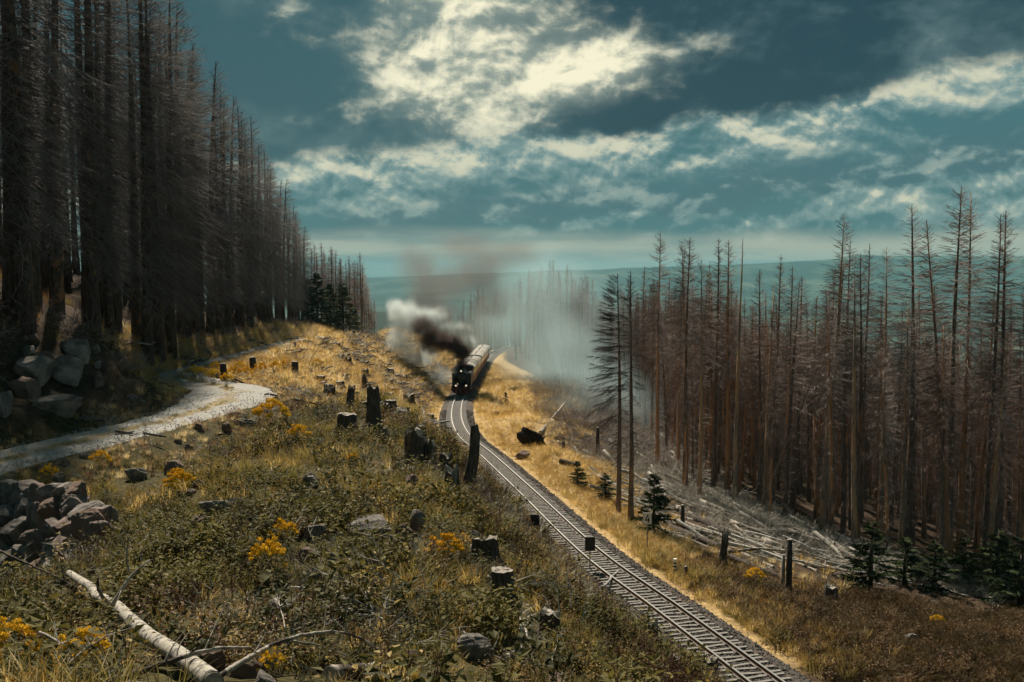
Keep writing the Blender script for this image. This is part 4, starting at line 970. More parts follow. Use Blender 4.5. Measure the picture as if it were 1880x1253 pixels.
# ------------------------------------------------------------------ haze
hm = bpy.data.materials.new('haze'); hm.use_nodes = True; t_ = hm.node_tree; t_.nodes.clear()
pv = t_.nodes.new('ShaderNodeVolumePrincipled'); pv.inputs['Color'].default_value = (0.22, 0.54, 0.64, 1); pv.inputs['Density'].default_value = 0.7e-4; pv.inputs['Anisotropy'].default_value = 0.0
mo = t_.nodes.new('ShaderNodeOutputMaterial'); t_.links.new(pv.outputs[0], mo.inputs['Volume'])
x0, x1, y0, y1 = gx[0] - 50, gx[-1] + 50, gy[0] - 50, gy[-1] + 50
zlo = float(GZ.min()) - 1.5; zhi = max(60.0, float(GZ.max()) + 5)
mb = MB(); mb.box(((x0 + x1) / 2, (y0 + y1) / 2, (zlo + zhi) / 2), (x1 - x0, y1 - y0, zhi - zlo)); tag(mb.build('haze', hm), 'bluish haze over the far plain', kind='stuff')

# ------------------------------------------------------------------ boulders
def icosphere(sub):
    t = (1 + 5 ** 0.5) / 2
    V = [(-1, t, 0), (1, t, 0), (-1, -t, 0), (1, -t, 0), (0, -1, t), (0, 1, t), (0, -1, -t), (0, 1, -t), (t, 0, -1), (t, 0, 1), (-t, 0, -1), (-t, 0, 1)]
    F = [(0, 11, 5), (0, 5, 1), (0, 1, 7), (0, 7, 10), (0, 10, 11), (1, 5, 9), (5, 11, 4), (11, 10, 2), (10, 7, 6), (7, 1, 8), (3, 9, 4), (3, 4, 2), (3, 2, 6), (3, 6, 8), (3, 8, 9), (4, 9, 5), (2, 4, 11), (6, 2, 10), (8, 6, 7), (9, 8, 1)]
    V = [np.array(v) / np.linalg.norm(v) for v in V]
    for _ in range(sub):
        c = {}; nf = []
        def mid(a, b_):
            k = (min(a, b_), max(a, b_))
            if k not in c: m_ = V[a] + V[b_]; V.append(m_ / np.linalg.norm(m_)); c[k] = len(V) - 1
            return c[k]
        for a, b_, d in F:
            x, y, z = mid(a, b_), mid(b_, d), mid(d, a); nf += [(a, x, z), (b_, y, x), (d, z, y), (x, y, z)]
        F = nf
    return np.array(V), np.array(F)
ICO3 = icosphere(4)
CLEAR = []
def boulder_mesh(seed, cuts=9):
    g = np.random.default_rng(seed); V = ICO3[0].copy()
    for _ in range(cuts):
        n = g.normal(size=3); n /= np.linalg.norm(n); d = g.uniform(0.42, 0.80); s = V @ n
        V = V - np.where(s > d, (s - d) * 0.93, 0)[:, None] * n
    V *= 1 + 0.10 * (fbm(ICO3[0][:, 0] * 3 + 9, ICO3[0][:, 1] * 3 + ICO3[0][:, 2] * 5, seed, 5))[:, None] + 0.05 * (fbm(ICO3[0][:, 2] * 6 + 9, ICO3[0][:, 1] * 6 - ICO3[0][:, 0] * 5, seed + 3, 3))[:, None]
    V /= np.abs(V).max(0)
    return mesh_np('boulder', V, [ICO3[1]], [M['granite']], True)
BM = [boulder_mesh(400 + i, 11 + i % 6) for i in range(9)]
nb_ = 0
def boulder(px, py, w, h, label, group=None, name='boulder', parent=None, Y=None, sink=0.25, depth=0.8, mesh=None):
    """px,py: middle of the boulder in the photo; w,h: its size there"""
    global nb_
    nb_ += 1
    p = spot(px, py + h * 0.42) if Y is None else at(px, py + h * 0.42, Y)
    k = p[1] / FPX; CLEAR.append((p[0], p[1], w * k * 0.62 + 0.14)); sx, sz = w * k / 2, h * k / 2 * (1 + sink)
    o = link(name, mesh or BM[nb_ % 9], parent, (p[0], p[1] + sx * depth * 0.5, p[2] + sz * (1 - sink * 1.4)), (rng.normal(0, 0.12), rng.normal(0, 0.16), rng.choice([0, math.pi]) + rng.normal(0, 0.25)), (sx, max(sx * depth, sz * 0.7), sz))
    if parent is None: tag(o, label, 'boulder', group)
    return o
G_BK = 'boulders of the roadside bank'; G_FG = 'stones among the plants of the slope'
for a in [(55, 682, 88, 56, 'long pale granite slab at the left edge of the roadside bank'), (116, 684, 80, 54, 'overhanging granite boulder with dark underside in the bank'), (78, 656, 52, 26, 'flat-topped granite boulder on top of the bank boulders'),
          (36, 708, 62, 40, 'rounded reddish boulder under the long slab'), (100, 742, 86, 50, 'block-shaped boulder at the foot of the bank beside the road'), (134, 636, 52, 52, 'upright pale boulder in the grass above the bank'),
          (4, 742, 30, 44, 'boulder cut by the left picture edge at the bank foot'), (178, 700, 34, 30, 'grey boulder at the right end of the bank boulders'), (222, 668, 24, 24, 'small boulder in the grass right of the bank'),
          (171, 640, 22, 16, 'small pale stone beside the upright boulder'), (378, 652, 18, 16, 'small pale stone at the wood edge above the road'), (50, 645, 34, 20, 'brownish boulder behind the long slab')]:
    boulder(*a[:4], a[4], G_BK, sink=0.5, depth=1.0)
for a in [(318, 862, 38, 30, 'angular pale stone below the gravel road'), (246, 872, 44, 28, 'dark stone left of the angular pale stone'), (509, 945, 34, 34, 'pale brown stone right of the tealish stump'), (680, 975, 92, 30, 'broad dark rock slab in the middle of the slope'),
          (742, 984, 44, 34, 'rounded boulder at the right end of the dark slab'), (765, 964, 32, 48, 'upright reddish stone behind the dark slab'), (731, 946, 34, 22, 'pale stone above the dark slab'), (728, 1003, 38, 24, 'brown stone just below the dark slab'),
          (754, 1003, 26, 22, 'small stone right of the brown one below the slab'), (662, 1046, 32, 28, 'pale stone half buried in the herbs'), (512, 1118, 48, 46, 'boulder sunk in dark herbs below the yellow flowers'),
          (753, 1210, 38, 40, 'boulder behind bare twigs at the bottom of the picture'), (874, 1200, 74, 48, 'broad brown boulder at the bottom right of the slope'), (829, 1128, 34, 28, 'small boulder left of the pale slab'), (884, 1122, 48, 22, 'low pale slab below the notched stump'),
          (737, 766, 34, 30, 'dark angular boulder beside the tall stump'), (704, 801, 30, 24, 'rounded boulder right of the low wide stump'), (761, 915, 34, 14, 'flat pale stone left of the jagged stump'), (389, 1213, 48, 48, 'reddish boulder right of the fallen birch-like log'),
          (390, 934, 62, 40, 'tealish grey block of rock in the herbs'), (430, 922, 30, 20, 'small dark stone beside the tealish block'), (575, 982, 50, 26, 'grey slab left of the dark slab')]:
    boulder(*a[:4], a[4], G_FG)
for a in [(959, 838, 34, 16, 'low grey boulder right of the track'), (912, 762, 14, 10, 'dark stone in the straw beside the bend'), (1675, 1176, 28, 20, 'rounded pale stone on the heather bank'), (1718, 1112, 24, 14, 'white-grey stone at the edge of the young spruces'), (1265, 888, 16, 10, 'stone below the stand edge')]:
    boulder(*a[:4], a[4], 'stones right of the track')
# stone wall under the road
wall = link('stone_wall', None, None, spot(80, 1040)); tag(wall, 'dry wall of rounded granite boulders under the gravel road at the left edge', 'wall')
wp = wall.location
pts = [(9, 915, 44, 48), (36, 910, 50, 46), (64, 916, 44, 40), (95, 906, 44, 40), (112, 906, 38, 36), (131, 910, 46, 50), (6, 950, 36, 40), (38, 940, 42, 44), (64, 957, 44, 66), (96, 947, 48, 48), (127, 936, 52, 48), (154, 950, 40, 52), (24, 980, 62, 60), (2, 992, 26, 42),
       (99, 977, 46, 40), (128, 967, 44, 44), (160, 990, 52, 84), (40, 1024, 52, 50), (62, 1002, 34, 42), (86, 1018, 46, 50), (113, 1011, 44, 46), (137, 1000, 40, 50), (161, 1038, 40, 44), (10, 1030, 40, 46), (98, 1046, 40, 34), (190, 985, 40, 50), (182, 950, 34, 34), (-26, 920, 50, 46), (-28, 968, 56, 56), (-24, 1018, 50, 52), (60, 1046, 44, 32), (132, 1036, 40, 40)]
CLEAR.extend([(at(px, 1040, 25.4)[0], y_, 1.0) for px in (-20, 30, 80, 130, 170) for y_ in (24.2, 25.5, 26.8, 28.0)])
for i, (px, py, w, h) in enumerate(pts):
    Yw = np.interp(py, [890, 1050], [28.6, 25.6]) - 0.012 * px + rng.uniform(-0.12, 0.12)
    q = at(px, py, Yw); k = Yw / FPX
    link('stone', BM[i % 9], wall, (q[0] - wp[0], q[1] - wp[1] + 0.25, q[2] - wp[2]), (rng.normal(0, 0.25), rng.normal(0, 0.3), rng.uniform(0, 6.28)), (w * k * 0.60, 0.5, h * k * 0.60))
# earth core behind the stones
mb = MB(); q0, q1 = at(-60, 915, 29.5), at(165, 925, 28.0); r0_, r1_ = at(-60, 1055, 27.3), at(165, 1050, 25.9)
core_v = [r0_, r1_, r1_ + [-0.4, 3, 0], r0_ + [0, 3, 0], q0, q1, q1 + [-0.5, 1.5, -0.5], q0 + [0, 1.5, -0.5]]
mb.add(np.array(core_v) - np.array(wp), [(0, 1, 5, 4), (1, 2, 6, 5), (2, 3, 7, 6), (3, 0, 4, 7), (4, 5, 6, 7)]); mb.build('earth_core', M['root_black'], wall)

# ------------------------------------------------------------------ stumps, snags, posts
def stump_meshes(seed, aspect, jag=0.1, flare=1.5, lean=0.0, notch=False):
    """unit-width stump: radius 0.5, height = aspect"""
    g = np.random.default_rng(seed); n = 18; zs = np.concatenate([[-0.25, 0, 0.12], np.linspace(0.25, 1, 6)]) * aspect; a = np.arange(n) * 2 * np.pi / n
    lobes = 0.10 * np.sin(a * 5 + g.uniform(0, 6)) + 0.06 * g.normal(size=n); top = aspect * jag * g.normal(size=n)
    if notch: top -= aspect * 0.35 * (np.cos(a - 2.4) > 0.35)
    V = []
    for i, z in enumerate(zs):
        t_ = max(z, 0) / aspect; fl = 1 + (flare - 1) * math.exp(-t_ * 6); r = 0.5 * fl * (1 + lobes * (1.6 - t_)) * (1 - 0.08 * t_) * (1 + 0.03 * g.normal(size=n))
        zz = z + (top * t_ ** 2); V.append(np.stack([r * np.cos(a) + lean * t_ ** 1.3 * aspect, r * np.sin(a), zz], 1))
    V = np.array(V); k = len(zs); i = np.arange(k * n).reshape(k, n); j = np.roll(i, -1, 1)
    side = mesh_np('bark', V.reshape(-1, 3), [np.stack([i[:-1], j[:-1], j[1:], i[1:]], -1).reshape(-1, 4)], [M['bark_stump']], True)
    rim = V[-1]; c = rim.mean(0); inner = c + (rim - c) * 0.5; inner[:, 2] += 0.04 * aspect * g.normal(size=n)
    TV = np.concatenate([rim * [0.995, 0.995, 1], inner, [c]]); q = [(x, (x + 1) % n, n + (x + 1) % n, n + x) for x in range(n)]; t3 = [(n + x, n + (x + 1) % n, 2 * n) for x in range(n)]
    cut = mesh_np('cut_face', TV, [np.array(q), np.array(t3)], [M['cut']], False)
    return side, cut
ns_ = 0
def stump(px, base, top, w, label, group='tree stumps on the cleared slope', jag=0.05, flare=1.35, lean=0.0, notch=False, name='tree_stump', cat='stump'):
    global ns_
    ns_ += 1; p = spot(px, base); k = p[1] / FPX; W = w * k; CLEAR.append((p[0], p[1], W * 0.6 + 0.28)); Hh = (base - top) * k
    s, c = stump_meshes(500 + ns_, Hh / W, jag, flare, lean, notch)
    e = link(name, None, None, p, (0, 0, 0), W); link('bark', s, e); link('cut_face', c, e); return tag(e, label, cat, group)
for a in [(686, 786, 710, 24, 'tall straight dark stump in the middle of the slope'), (641, 757, 712, 14, 'thin twisted stump left of the tall straight one', 0.12, 1.6, 0.12), (638, 792, 760, 38, 'low wide dark stump left of the tall straight one'),
          (707, 762, 743, 17, 'small stump just right of the tall straight one', 0.15), (761, 858, 794, 36, 'thick block-like stump above the bend of the track', 0.08), (789, 866, 814, 25, 'stump wedged right of the thick block-like one', 0.12),
          (808, 878, 836, 24, 'leaning dark slab of a stump at the edge of the slope', 0.15, 1.2, 0.25), (831, 914, 868, 26, 'jagged split stump at the foot of the tall snag', 0.25, 1.4), (772, 802, 781, 18, 'small stump behind the thick block-like one', 0.15),
          (669, 719, 690, 10, 'thin dark red stump on the straw slope', 0.2), (948, 987, 955, 14, 'short round stump left of the black sign board'), (888, 1036, 984, 56, 'big notched stump with pale torn wood above the yellow flowers', 0.05, 1.4, 0.0, True),
          (921, 1096, 1045, 44, 'stump with a flat pale cut top and undercut side', 0.02, 1.25), (1010, 1180, 1123, 42, 'black wide stump near the bottom of the slope', 0.08), (1198, 1214, 1145, 20, 'tall narrow stump beside the track at the bottom', 0.1),
          (1238, 1262, 1203, 24, 'dark stump beside the track at the picture bottom', 0.04), (1302, 1264, 1208, 32, 'wide dark stump covering the left rail at the picture bottom', 0.06), (1180, 1168, 1133, 12, 'thin stump left of the tall narrow one', 0.2),
          (1525, 1116, 1076, 26, 'reddish brown stump on the heather bank', 0.12), (1326, 1037, 985, 13, 'crooked dark stump in front of the fallen logs', 0.2, 1.6, 0.1),
          (716, 690, 677, 16, 'low stump high on the straw slope left of the train'), (633, 697, 687, 12, 'low stump on the straw slope above the twisted one'), (589, 700, 691, 16, 'flat stump near the bollards'), (710, 697, 688, 14, 'low stump with fallen bark on the straw slope'),
          (729, 698, 688, 13, 'stump nearest the pale steam on the straw slope'), (624, 712, 701, 16, 'dark stump on the straw slope, left of the red one'), (654, 716, 707, 18, 'flat stump beside the dark red one'), (715, 735, 722, 16, 'stump behind the tall straight one'), (1034, 830, 811, 6, 'thin stake beside the fallen trunk right of the track')]:
    stump(a[0], a[1], a[2], a[3], a[4], jag=a[5] if len(a) > 5 else 0.05, flare=a[6] if len(a) > 6 else 1.35, lean=a[7] if len(a) > 7 else 0.0, notch=a[8] if len(a) > 8 else False)
for i in range(34):                                  # the many low stumps of the clear-cut
    px, py = rng.uniform(560, 815), rng.uniform(632, 775)
    if px > np.interp(py, [632, 700, 775], [715, 790, 800]) or px < np.interp(py, [632, 700, 775], [600, 560, 590]): continue
    w = np.interp(py, [632, 775], [9, 20]) * rng.uniform(0.8, 1.3); stump(px, py, py - w * rng.uniform(0.5, 1.0), w, 'low dark stump scattered on the straw slope left of the train', 'low stumps of the straw slope', jag=rng.uniform(0.03, 0.2))
for i in range(16):
    px, py = rng.uniform(560, 900), rng.uniform(880, 1040)
    if px > np.interp(py, [880, 1040], [800, 900]): continue
    w = rng.uniform(18, 40); boulder(px, py, w, w * rng.uniform(0.5, 0.9), 'weathered grey-brown stone strewn in the herbs of the middle slope', 'loose stones of the middle slope')
# the tall snag, in the dark stump bark
p = spot(855, 910); k = p[1] / FPX
mb = MB(); z = np.linspace(0, 1, 9); hgt = 140 * k
mb.tube(np.stack([np.array([0, .06, .14, .22, .30, .35, .37, .38, .36]) * 0.85, np.zeros(9), z * hgt - 0.15], 1), np.array([0.25, 0.225, 0.215, 0.21, 0.205, 0.195, 0.175, 0.155, 0.125]), 12)
V_ = np.concatenate(mb.V); V_ += 0.018 * rng.normal(size=V_.shape); mb.V = [V_]
sn = link('broken_snag', None, None, p); mb.build('trunk', M['bark_stump'], sn, True)
Vc, Tc = cones(np.array([(0.30, 0, hgt - 0.2), (0.36, 0.05, hgt - 0.25), (0.26, 0.03, hgt - 0.3)]), np.array([(0.29, 0, hgt - 0.02), (0.40, 0.05, hgt - 0.06), (0.22, 0.03, hgt - 0.1)]), 0.04, 5)
mb = MB(); mb.add(Vc, None, Tc); mb.build('splinter', M['bark_stump'], sn)
tag(sn, 'tall leaning dark snag standing in front of the track bend', 'snag')
def post(px, base, top, w, label, group, mt='wood_post', square=False, lean=0.0):
    p = spot(px, base); CLEAR.append((p[0], p[1], 0.35)); k = p[1] / FPX; W, Hh = w * k, (base - top) * k; e = link('wooden_post', None, None, p, (0, lean, rng.uniform(0, 1)))
    mb = MB()
    mb.tube([(0, 0, -0.3), (0.01, 0, Hh * 0.5), (0, 0.01, Hh)], [W * 0.52, W * 0.5, W * 0.46], 10)
    V_ = np.concatenate(mb.V); V_ += 0.02 * W * rng.normal(size=V_.shape); mb.V = [V_]; mb.build('shaft', M[mt], e, True)
    mb = MB(); mb.cyl((0, 0.01, Hh + 0.004), (0, 0.01, Hh + 0.03), W * 0.44, W * 0.36, 10); mb.build('top_cap', M['cut'], e)
    return tag(e, label, 'post', group)
GB = 'wooden bollards along the gravel road'; GP = 'old fence posts right of the track'
post(411, 698, 668, 13, 'left wooden bollard among yellow flowers beside the road', GB, lean=-0.04); post(466, 687, 657, 13, 'right wooden bollard of the pair among yellow flowers', GB, lean=-0.08); post(541, 691, 665, 13, 'wooden bollard on the straw right of the flowers', GB, lean=0.03)
post(541, 641, 629, 6, 'small far bollard beside the pale end of the road', GB); post(650, 625, 608, 6, 'farthest bollard on the brow of the slope', GB)
post(1253, 976, 928, 8, 'fence post at the left end of the fallen logs', GP); post(1097, 845, 785, 7, 'weathered post left of the pair of dead trunks', GP); post(1448, 1095, 988, 11, 'tall thick fence post at the right end of the logs', GP); post(1437, 1093, 1018, 7, 'thin post leaning against the tall thick fence post', GP, 'wood_grey')
post(1259, 1064, 1040, 7, 'short dark post right of the striped kilometre post', GP)
# striped kilometre post
p = spot(1239, 1056); k = p[1] / FPX; e = link('kilometre_post', None, None, p); tag(e, 'small white kilometre post with dark bands beside the track', 'post')
mb = MB(); mb.tube([(0, 0, -0.2), (0, 0, 30 * k)], [0.085, 0.08], 10); mb.build('shaft', M['white_paint'], e)
for z in (0.22, 0.40, 0.58): mb = MB(); mb.tube([(0, 0, z * 30 * k * 1.2), (0, 0, (z + 0.07) * 30 * k * 1.2)], [0.089, 0.089], 10); mb.build('band', M['black_paint'], e)
# signs
def sign(px, base, y0, y1, x0, x1, label, face, back, number=False):
    p = spot(px, base); k = p[1] / FPX; w, h = (x1 - x0) * k, (y1 - y0) * k; zc = (base - (y0 + y1) / 2) * k; e = link('railway_sign', None, None, p); tag(e, label, 'sign', 'signs beside the track')
    mb = MB(); mb.cyl((0, 0.03, -0.4), (0, 0.03, (base - y0) * k - 0.05), 0.032, 0.032, 10); mb.build('pole', M['steel_grey'], e)
    mb = MB(); mb.box((0, 0, zc), (w, 0.025, h)); pl = mb.build('plate', M[face], e)
    if number:
        mb = MB(); yb = -0.0155
        def bar(a, b_, t_):
            a = np.array(a) * [w, h]; b_ = np.array(b_) * [w, h]; d = (b_ - a) / np.linalg.norm(b_ - a); n_ = np.array([-d[1], d[0]]) * t_ / 2; a = a - d * t_ * 0.3; b_ = b_ + d * t_ * 0.3
            v = [a + n_, a - n_, b_ - n_, b_ + n_]; V_ = [(x, yb, zc + z) for x, z in v] + [(x, yb - 0.004, zc + z) for x, z in v]
            mb.add(V_, [(4, 5, 6, 7), (0, 1, 5, 4), (1, 2, 6, 5), (2, 3, 7, 6), (3, 0, 4, 7)])
        yb = -0.0135; bar((0.06, 0.33), (-0.20, -0.12), w * 0.13); yb = -0.0142; bar((-0.20, -0.12), (0.24, -0.12), w * 0.13); yb = -0.0149; bar((0.12, 0.06), (0.12, -0.34), w * 0.13)
        mb.build('numeral', M['black_paint'], pl)
        for (cx_, cz_, a, b_) in ((0, h / 2 - 0.012, w, 0.024), (0, -h / 2 + 0.012, w, 0.024), (-w / 2 + 0.012, 0, 0.024, h - 0.05), (w / 2 - 0.012, 0, 0.024, h - 0.05)):
            mb = MB(); mb.box((cx_, -0.0145, zc + cz_), (a, 0.004, b_)); mb.build('border', M['black_paint'], pl)
    return e
sign(982, 998, 944, 965, 975, 992, 'black square sign board on a thin pole at the edge of the slope', 'sign_back', 'sign_back')
sign(1083, 1056, 985, 1011, 1073, 1092, 'black square sign board standing right against the left rail', 'sign_back', 'sign_back')
sign(1188, 1018, 940, 962, 1180, 1197, 'white sign with a black figure 4 right of the track', 'white_paint', 'sign_back', True)

# ------------------------------------------------------------------ fallen logs and branches
def log(pa, pb, ra, rb, label, group='fallen logs right of the track', mt='bark_fallen', lift=(0.0, 0.0), bend=0.0, name='fallen_log', cat='log', branches=0, cut=True, absz=None):
    """pa, pb: photo pixels of its two ends (on the ground, plus lift in metres)"""
    A = spot(*pa); B = spot(*pb); CLEAR.extend([(A[0] * (1 - t_) + B[0] * t_, A[1] * (1 - t_) + B[1] * t_, ra + 0.22) for t_ in np.linspace(0, 1, max(3, int(np.linalg.norm(B - A) / 0.4)))]); A[2] += ra * 0.6 + lift[0]; B[2] += rb * 0.6 + lift[1]; g = np.random.default_rng(int(pa[0] * 7 + pb[0]))
    s = np.linspace(0, 1, 9)[:, None]; P = (B - A)[None] * s; gz = Hq(A[0] + P[:, 0], A[1] + P[:, 1]); line = A[2] + P[:, 2]
    if not any(lift): P[:, 2] += np.maximum(gz + 0.4 * ra - line, 0) * np.sin(s[:, 0] * np.pi) * 0.8
    P[:, 2] += bend * np.sin(s[:, 0] * np.pi); P[:, :2] += 0.04 * g.normal(size=(9, 2)) * np.sin(s * np.pi)
    e = link(name, None, None, A); rr = ra + (rb - ra) * s[:, 0]
    mb = MB(); mb.tube(P, rr, 12, False); V_ = np.concatenate(mb.V); V_ += 0.03 * ra * g.normal(size=V_.shape); mb.V = [V_]; mb.build('trunk', M[mt], e, True)
    for kk, sg in ((0, -1), (8, 1)):
        d = P[1] - P[0] if kk == 0 else P[8] - P[7]; d = d / np.linalg.norm(d) * sg
        mb = MB(); mb.tube([P[kk] - d * 0.02, P[kk] + d * 0.012], [rr[kk] * 0.97, rr[kk] * 0.9], 12); mb.build('cut_end', M['cut'], e)
    for q in range(branches):
        t_ = g.uniform(0.15, 0.98); i = int(t_ * 8); fr = t_ * 8 - i; b0 = P[i] * (1 - fr) + P[min(8, i + 1)] * fr; d = (B - A) / np.linalg.norm(B - A) * 0.6 + g.normal(size=3) * 0.5; d[2] = abs(d[2]) + 0.35; d /= np.linalg.norm(d); L_ = g.uniform(0.7, 1.9)
        u_ = np.linspace(0, 1, 7)[:, None]; pth = b0 + d * L_ * u_ + np.array([g.normal(0, 0.35), g.normal(0, 0.3), -0.9 * L_ * 0.6]) * u_ ** 2
        mb = MB(); mb.tube(pth, 0.032 * (1.05 - u_[:, 0]), 5, False)
        n_ = 9; ui = g.uniform(0.2, 1, n_); A2 = np.stack([np.interp(ui, u_[:, 0], pth[:, c]) for c in range(3)], 1); d2 = d * 0.6 + g.normal(size=(n_, 3)) * 0.6; Vc, Tc = cones(A2, A2 + d2 * g.uniform(0.15, 0.6, (n_, 1)), 0.013); mb.add(Vc, None, Tc); mb.build('branch', M['twig_pale'], e)
    return tag(e, label, cat, group)
log((1250, 950), (1352, 990), 0.27, 0.22, 'thick dark fallen log behind the left fence post', mt='bark_stump', branches=3)
log((1228, 972), (1320, 1008), 0.22, 0.18, 'dark log lying lowest at the left end of the pile', mt='bark_stump', branches=2)
log((1338, 1028), (1436, 1066), 0.20, 0.15, 'dark log end lying left of the tall thick post', mt='bark_stump', branches=4)
log((1232, 950), (1540, 1040), 0.17, 0.10, 'long pale log running the length of the pile', branches=16)
log((1246, 962), (1500, 1052), 0.15, 0.09, 'second long pale log just below the longest one', branches=12)
log((1300, 975), (1552, 1050), 0.13, 0.07, 'thin bright log toward the right end of the pile', branches=14)
log((1200, 905), (1330, 950), 0.15, 0.10, 'pale log behind the small dark spruce', branches=12)
log((1190, 880), (1300, 925), 0.12, 0.08, 'white branchy log under the edge of the stand', branches=14)
log((1262, 985), (1420, 1045), 0.14, 0.10, 'grey log half sunk between the dark logs', branches=8)
log((1330, 945), (1480, 990), 0.10, 0.06, 'thin log with curled branches under the stand', branches=16)
log((1380, 985), (1560, 1062), 0.10, 0.05, 'thin pale log near the reddish stump', branches=14)
log((1020, 808), (1125, 826), 0.20, 0.15, 'pale fallen trunk right of the uprooted root plate', branches=9)
log((1028, 851), (1057, 860), 0.24, 0.23, 'short cut log lying in the straw right of the track', mt='bark_stump')
log((992, 803), (1036, 772), 0.20, 0.13, 'bright bare trunk rising from the uprooted root plate', lift=(0.3, 1.9), mt='bark_fallen')
log((1043, 741), (1087, 776), 0.11, 0.06, 'thin pale pole lying in the grey brush', branches=6)
log((1082, 784), (1150, 800), 0.15, 0.1, 'grey log in the brush below the stand', branches=8)
log((1100, 860), (1180, 885), 0.13, 0.08, 'grey log behind the pair of dead spruces', branches=10)
log((1060, 805), (1150, 835), 0.12, 0.08, 'thin log among the brush right of the weathered post', branches=10)
log((930, 1215), (1010, 1180), 0.05, 0.03, 'bare thin trunk lying left of the black wide stump', 'loose wood on the slope', branches=3, mt='bark_fallen')
log((1106, 1102), (1139, 1052), 0.06, 0.05, 'grey plank leaning across the left rail', 'loose wood on the slope', mt='wood_grey', lift=(0.5, 0.15))
log((605, 1246), (690, 1236), 0.09, 0.08, 'pale flat log at the picture bottom', 'loose wood on the slope')
log((585, 870), (660, 900), 0.10, 0.07, 'grey split log lying above the pale flat stone', 'loose wood on the slope', branches=3)
log((640, 865), (690, 880), 0.12, 0.10, 'grey log with bark loosened beside the yellow sprig', 'loose wood on the slope', branches=1)
log((700, 875), (765, 862), 0.10, 0.08, 'pale log in front of the thick block-like stump', 'loose wood on the slope')
# thick mottled log bottom left, with forked branch
log((128, 1072), (392, 1280), 0.075, 0.10, 'thick mottled grey log lying diagonally in the lower left corner', 'loose wood on the slope', lift=(0.16, 0.06), mt='bark_mottled')
def limb(name, pts, r0, r1, label, Ys, mt='bark_fallen', forks=0, group='bare branches in the foreground'):
    """a bare branch through photo pixels at given forward distances"""
    Pp = np.array([at(px, py, Y) for (px, py), Y in zip(pts, Ys)]); C = catmull(Pp, 0.06); n = len(C); e = link(name, None, None, C[0]); g = np.random.default_rng(int(pts[0][0]))
    C0 = C - C[0]; mb = MB(); mb.tube(C0 + 0.004 * g.normal(size=C0.shape), np.linspace(r0, r1, n), 7); mb.build('stem', M[mt], e, True)
    for q in range(forks):
        i = int(g.uniform(0.25, 0.95) * (n - 2)); d = C0[i + 1] - C0[i]; d /= np.linalg.norm(d); d = d * 0.7 + g.normal(size=3) * 0.55; d[2] += 0.35; d /= np.linalg.norm(d); L_ = g.uniform(0.15, 0.55); u_ = np.linspace(0, 1, 5)[:, None]
        pth = C0[i] + d * L_ * u_ + g.normal(0, 0.12, 3) * u_ ** 2; mb = MB(); mb.tube(pth, r1 * 0.8 * (1.1 - u_[:, 0]), 5, False); mb.build('twig', M[mt], e)
    return tag(e, label, 'branch', group)
def gY(px, py): return spot(px, py)[1]
limb('bare_branch', [(207, 1112), (222, 1085), (243, 1056), (262, 1040), (276, 1026)], 0.035, 0.008, 'forked grey branch standing up from the thick mottled log', [13.6, 13.6, 13.7, 13.8, 13.9], forks=3)
limb('bare_branch', [(200, 1108), (186, 1092), (179, 1075), (181, 1060)], 0.03, 0.018, 'short hooked stub on the thick mottled log', [13.7, 13.6, 13.5, 13.5])
limb('bare_branch', [(238, 1052), (232, 1030), (234, 1005), (236, 976)], 0.018, 0.008, 'upright pale twig above the forked branch', [13.8, 13.8, 13.8, 13.8], forks=1)
limb('bare_branch', [(262, 1030), (258, 1014), (272, 1000), (284, 994)], 0.016, 0.006, 'curled pale twig right of the upright one', [13.8, 13.8, 13.8, 13.8])
limb('bare_branch', [(246, 1238), (330, 1208), (405, 1190), (462, 1190)], 0.03, 0.014, 'long low branch crossing the thick log', [9.6, 9.9, 10.2, 10.6], forks=4)
limb('bare_branch', [(380, 1256), (450, 1212), (520, 1176), (610, 1160), (660, 1172), (700, 1198)], 0.032, 0.012, 'long arched branch at the bottom of the picture', [9.6, 10.2, 11.0, 11.8, 12.2, 12.4], forks=8)
limb('bare_branch', [(470, 1192), (540, 1178), (600, 1190), (640, 1206)], 0.016, 0.008, 'thinner branch under the long arched one', [10.8, 11.3, 11.8, 12.0], forks=4)
limb('bare_branch', [(710, 1250), (760, 1230), (800, 1215), (812, 1188)], 0.018, 0.007, 'bent white branch right of the bottom boulder', [11.8, 12.2, 12.6, 12.8], forks=5)
limb('bare_branch', [(745, 1110), (755, 1080), (770, 1065), (780, 1098)], 0.025, 0.012, 'broken white branch in the middle of the herbs', [17.0, 17.2, 17.5, 17.0], forks=3)
limb('bare_branch', [(850, 1160), (880, 1190), (920, 1210), (950, 1230)], 0.02, 0.008, 'thin branch lying over the broad brown boulder', [14.5, 14.3, 14.0, 13.8], forks=5)
limb('bare_branch', [(70, 1160), (115, 1185), (140, 1230), (160, 1262)], 0.02, 0.01, 'grey branch among the yellow flowers in the lower left corner', [11.2, 10.9, 10.6, 10.3], forks=4)
limb('bare_branch', [(0, 1012), (60, 1040), (110, 1062), (150, 1085)], 0.022, 0.01, 'dark branch lying below the stone wall', [17.5, 17.0, 16.5, 16.0], forks=5, mt='bark_stump')
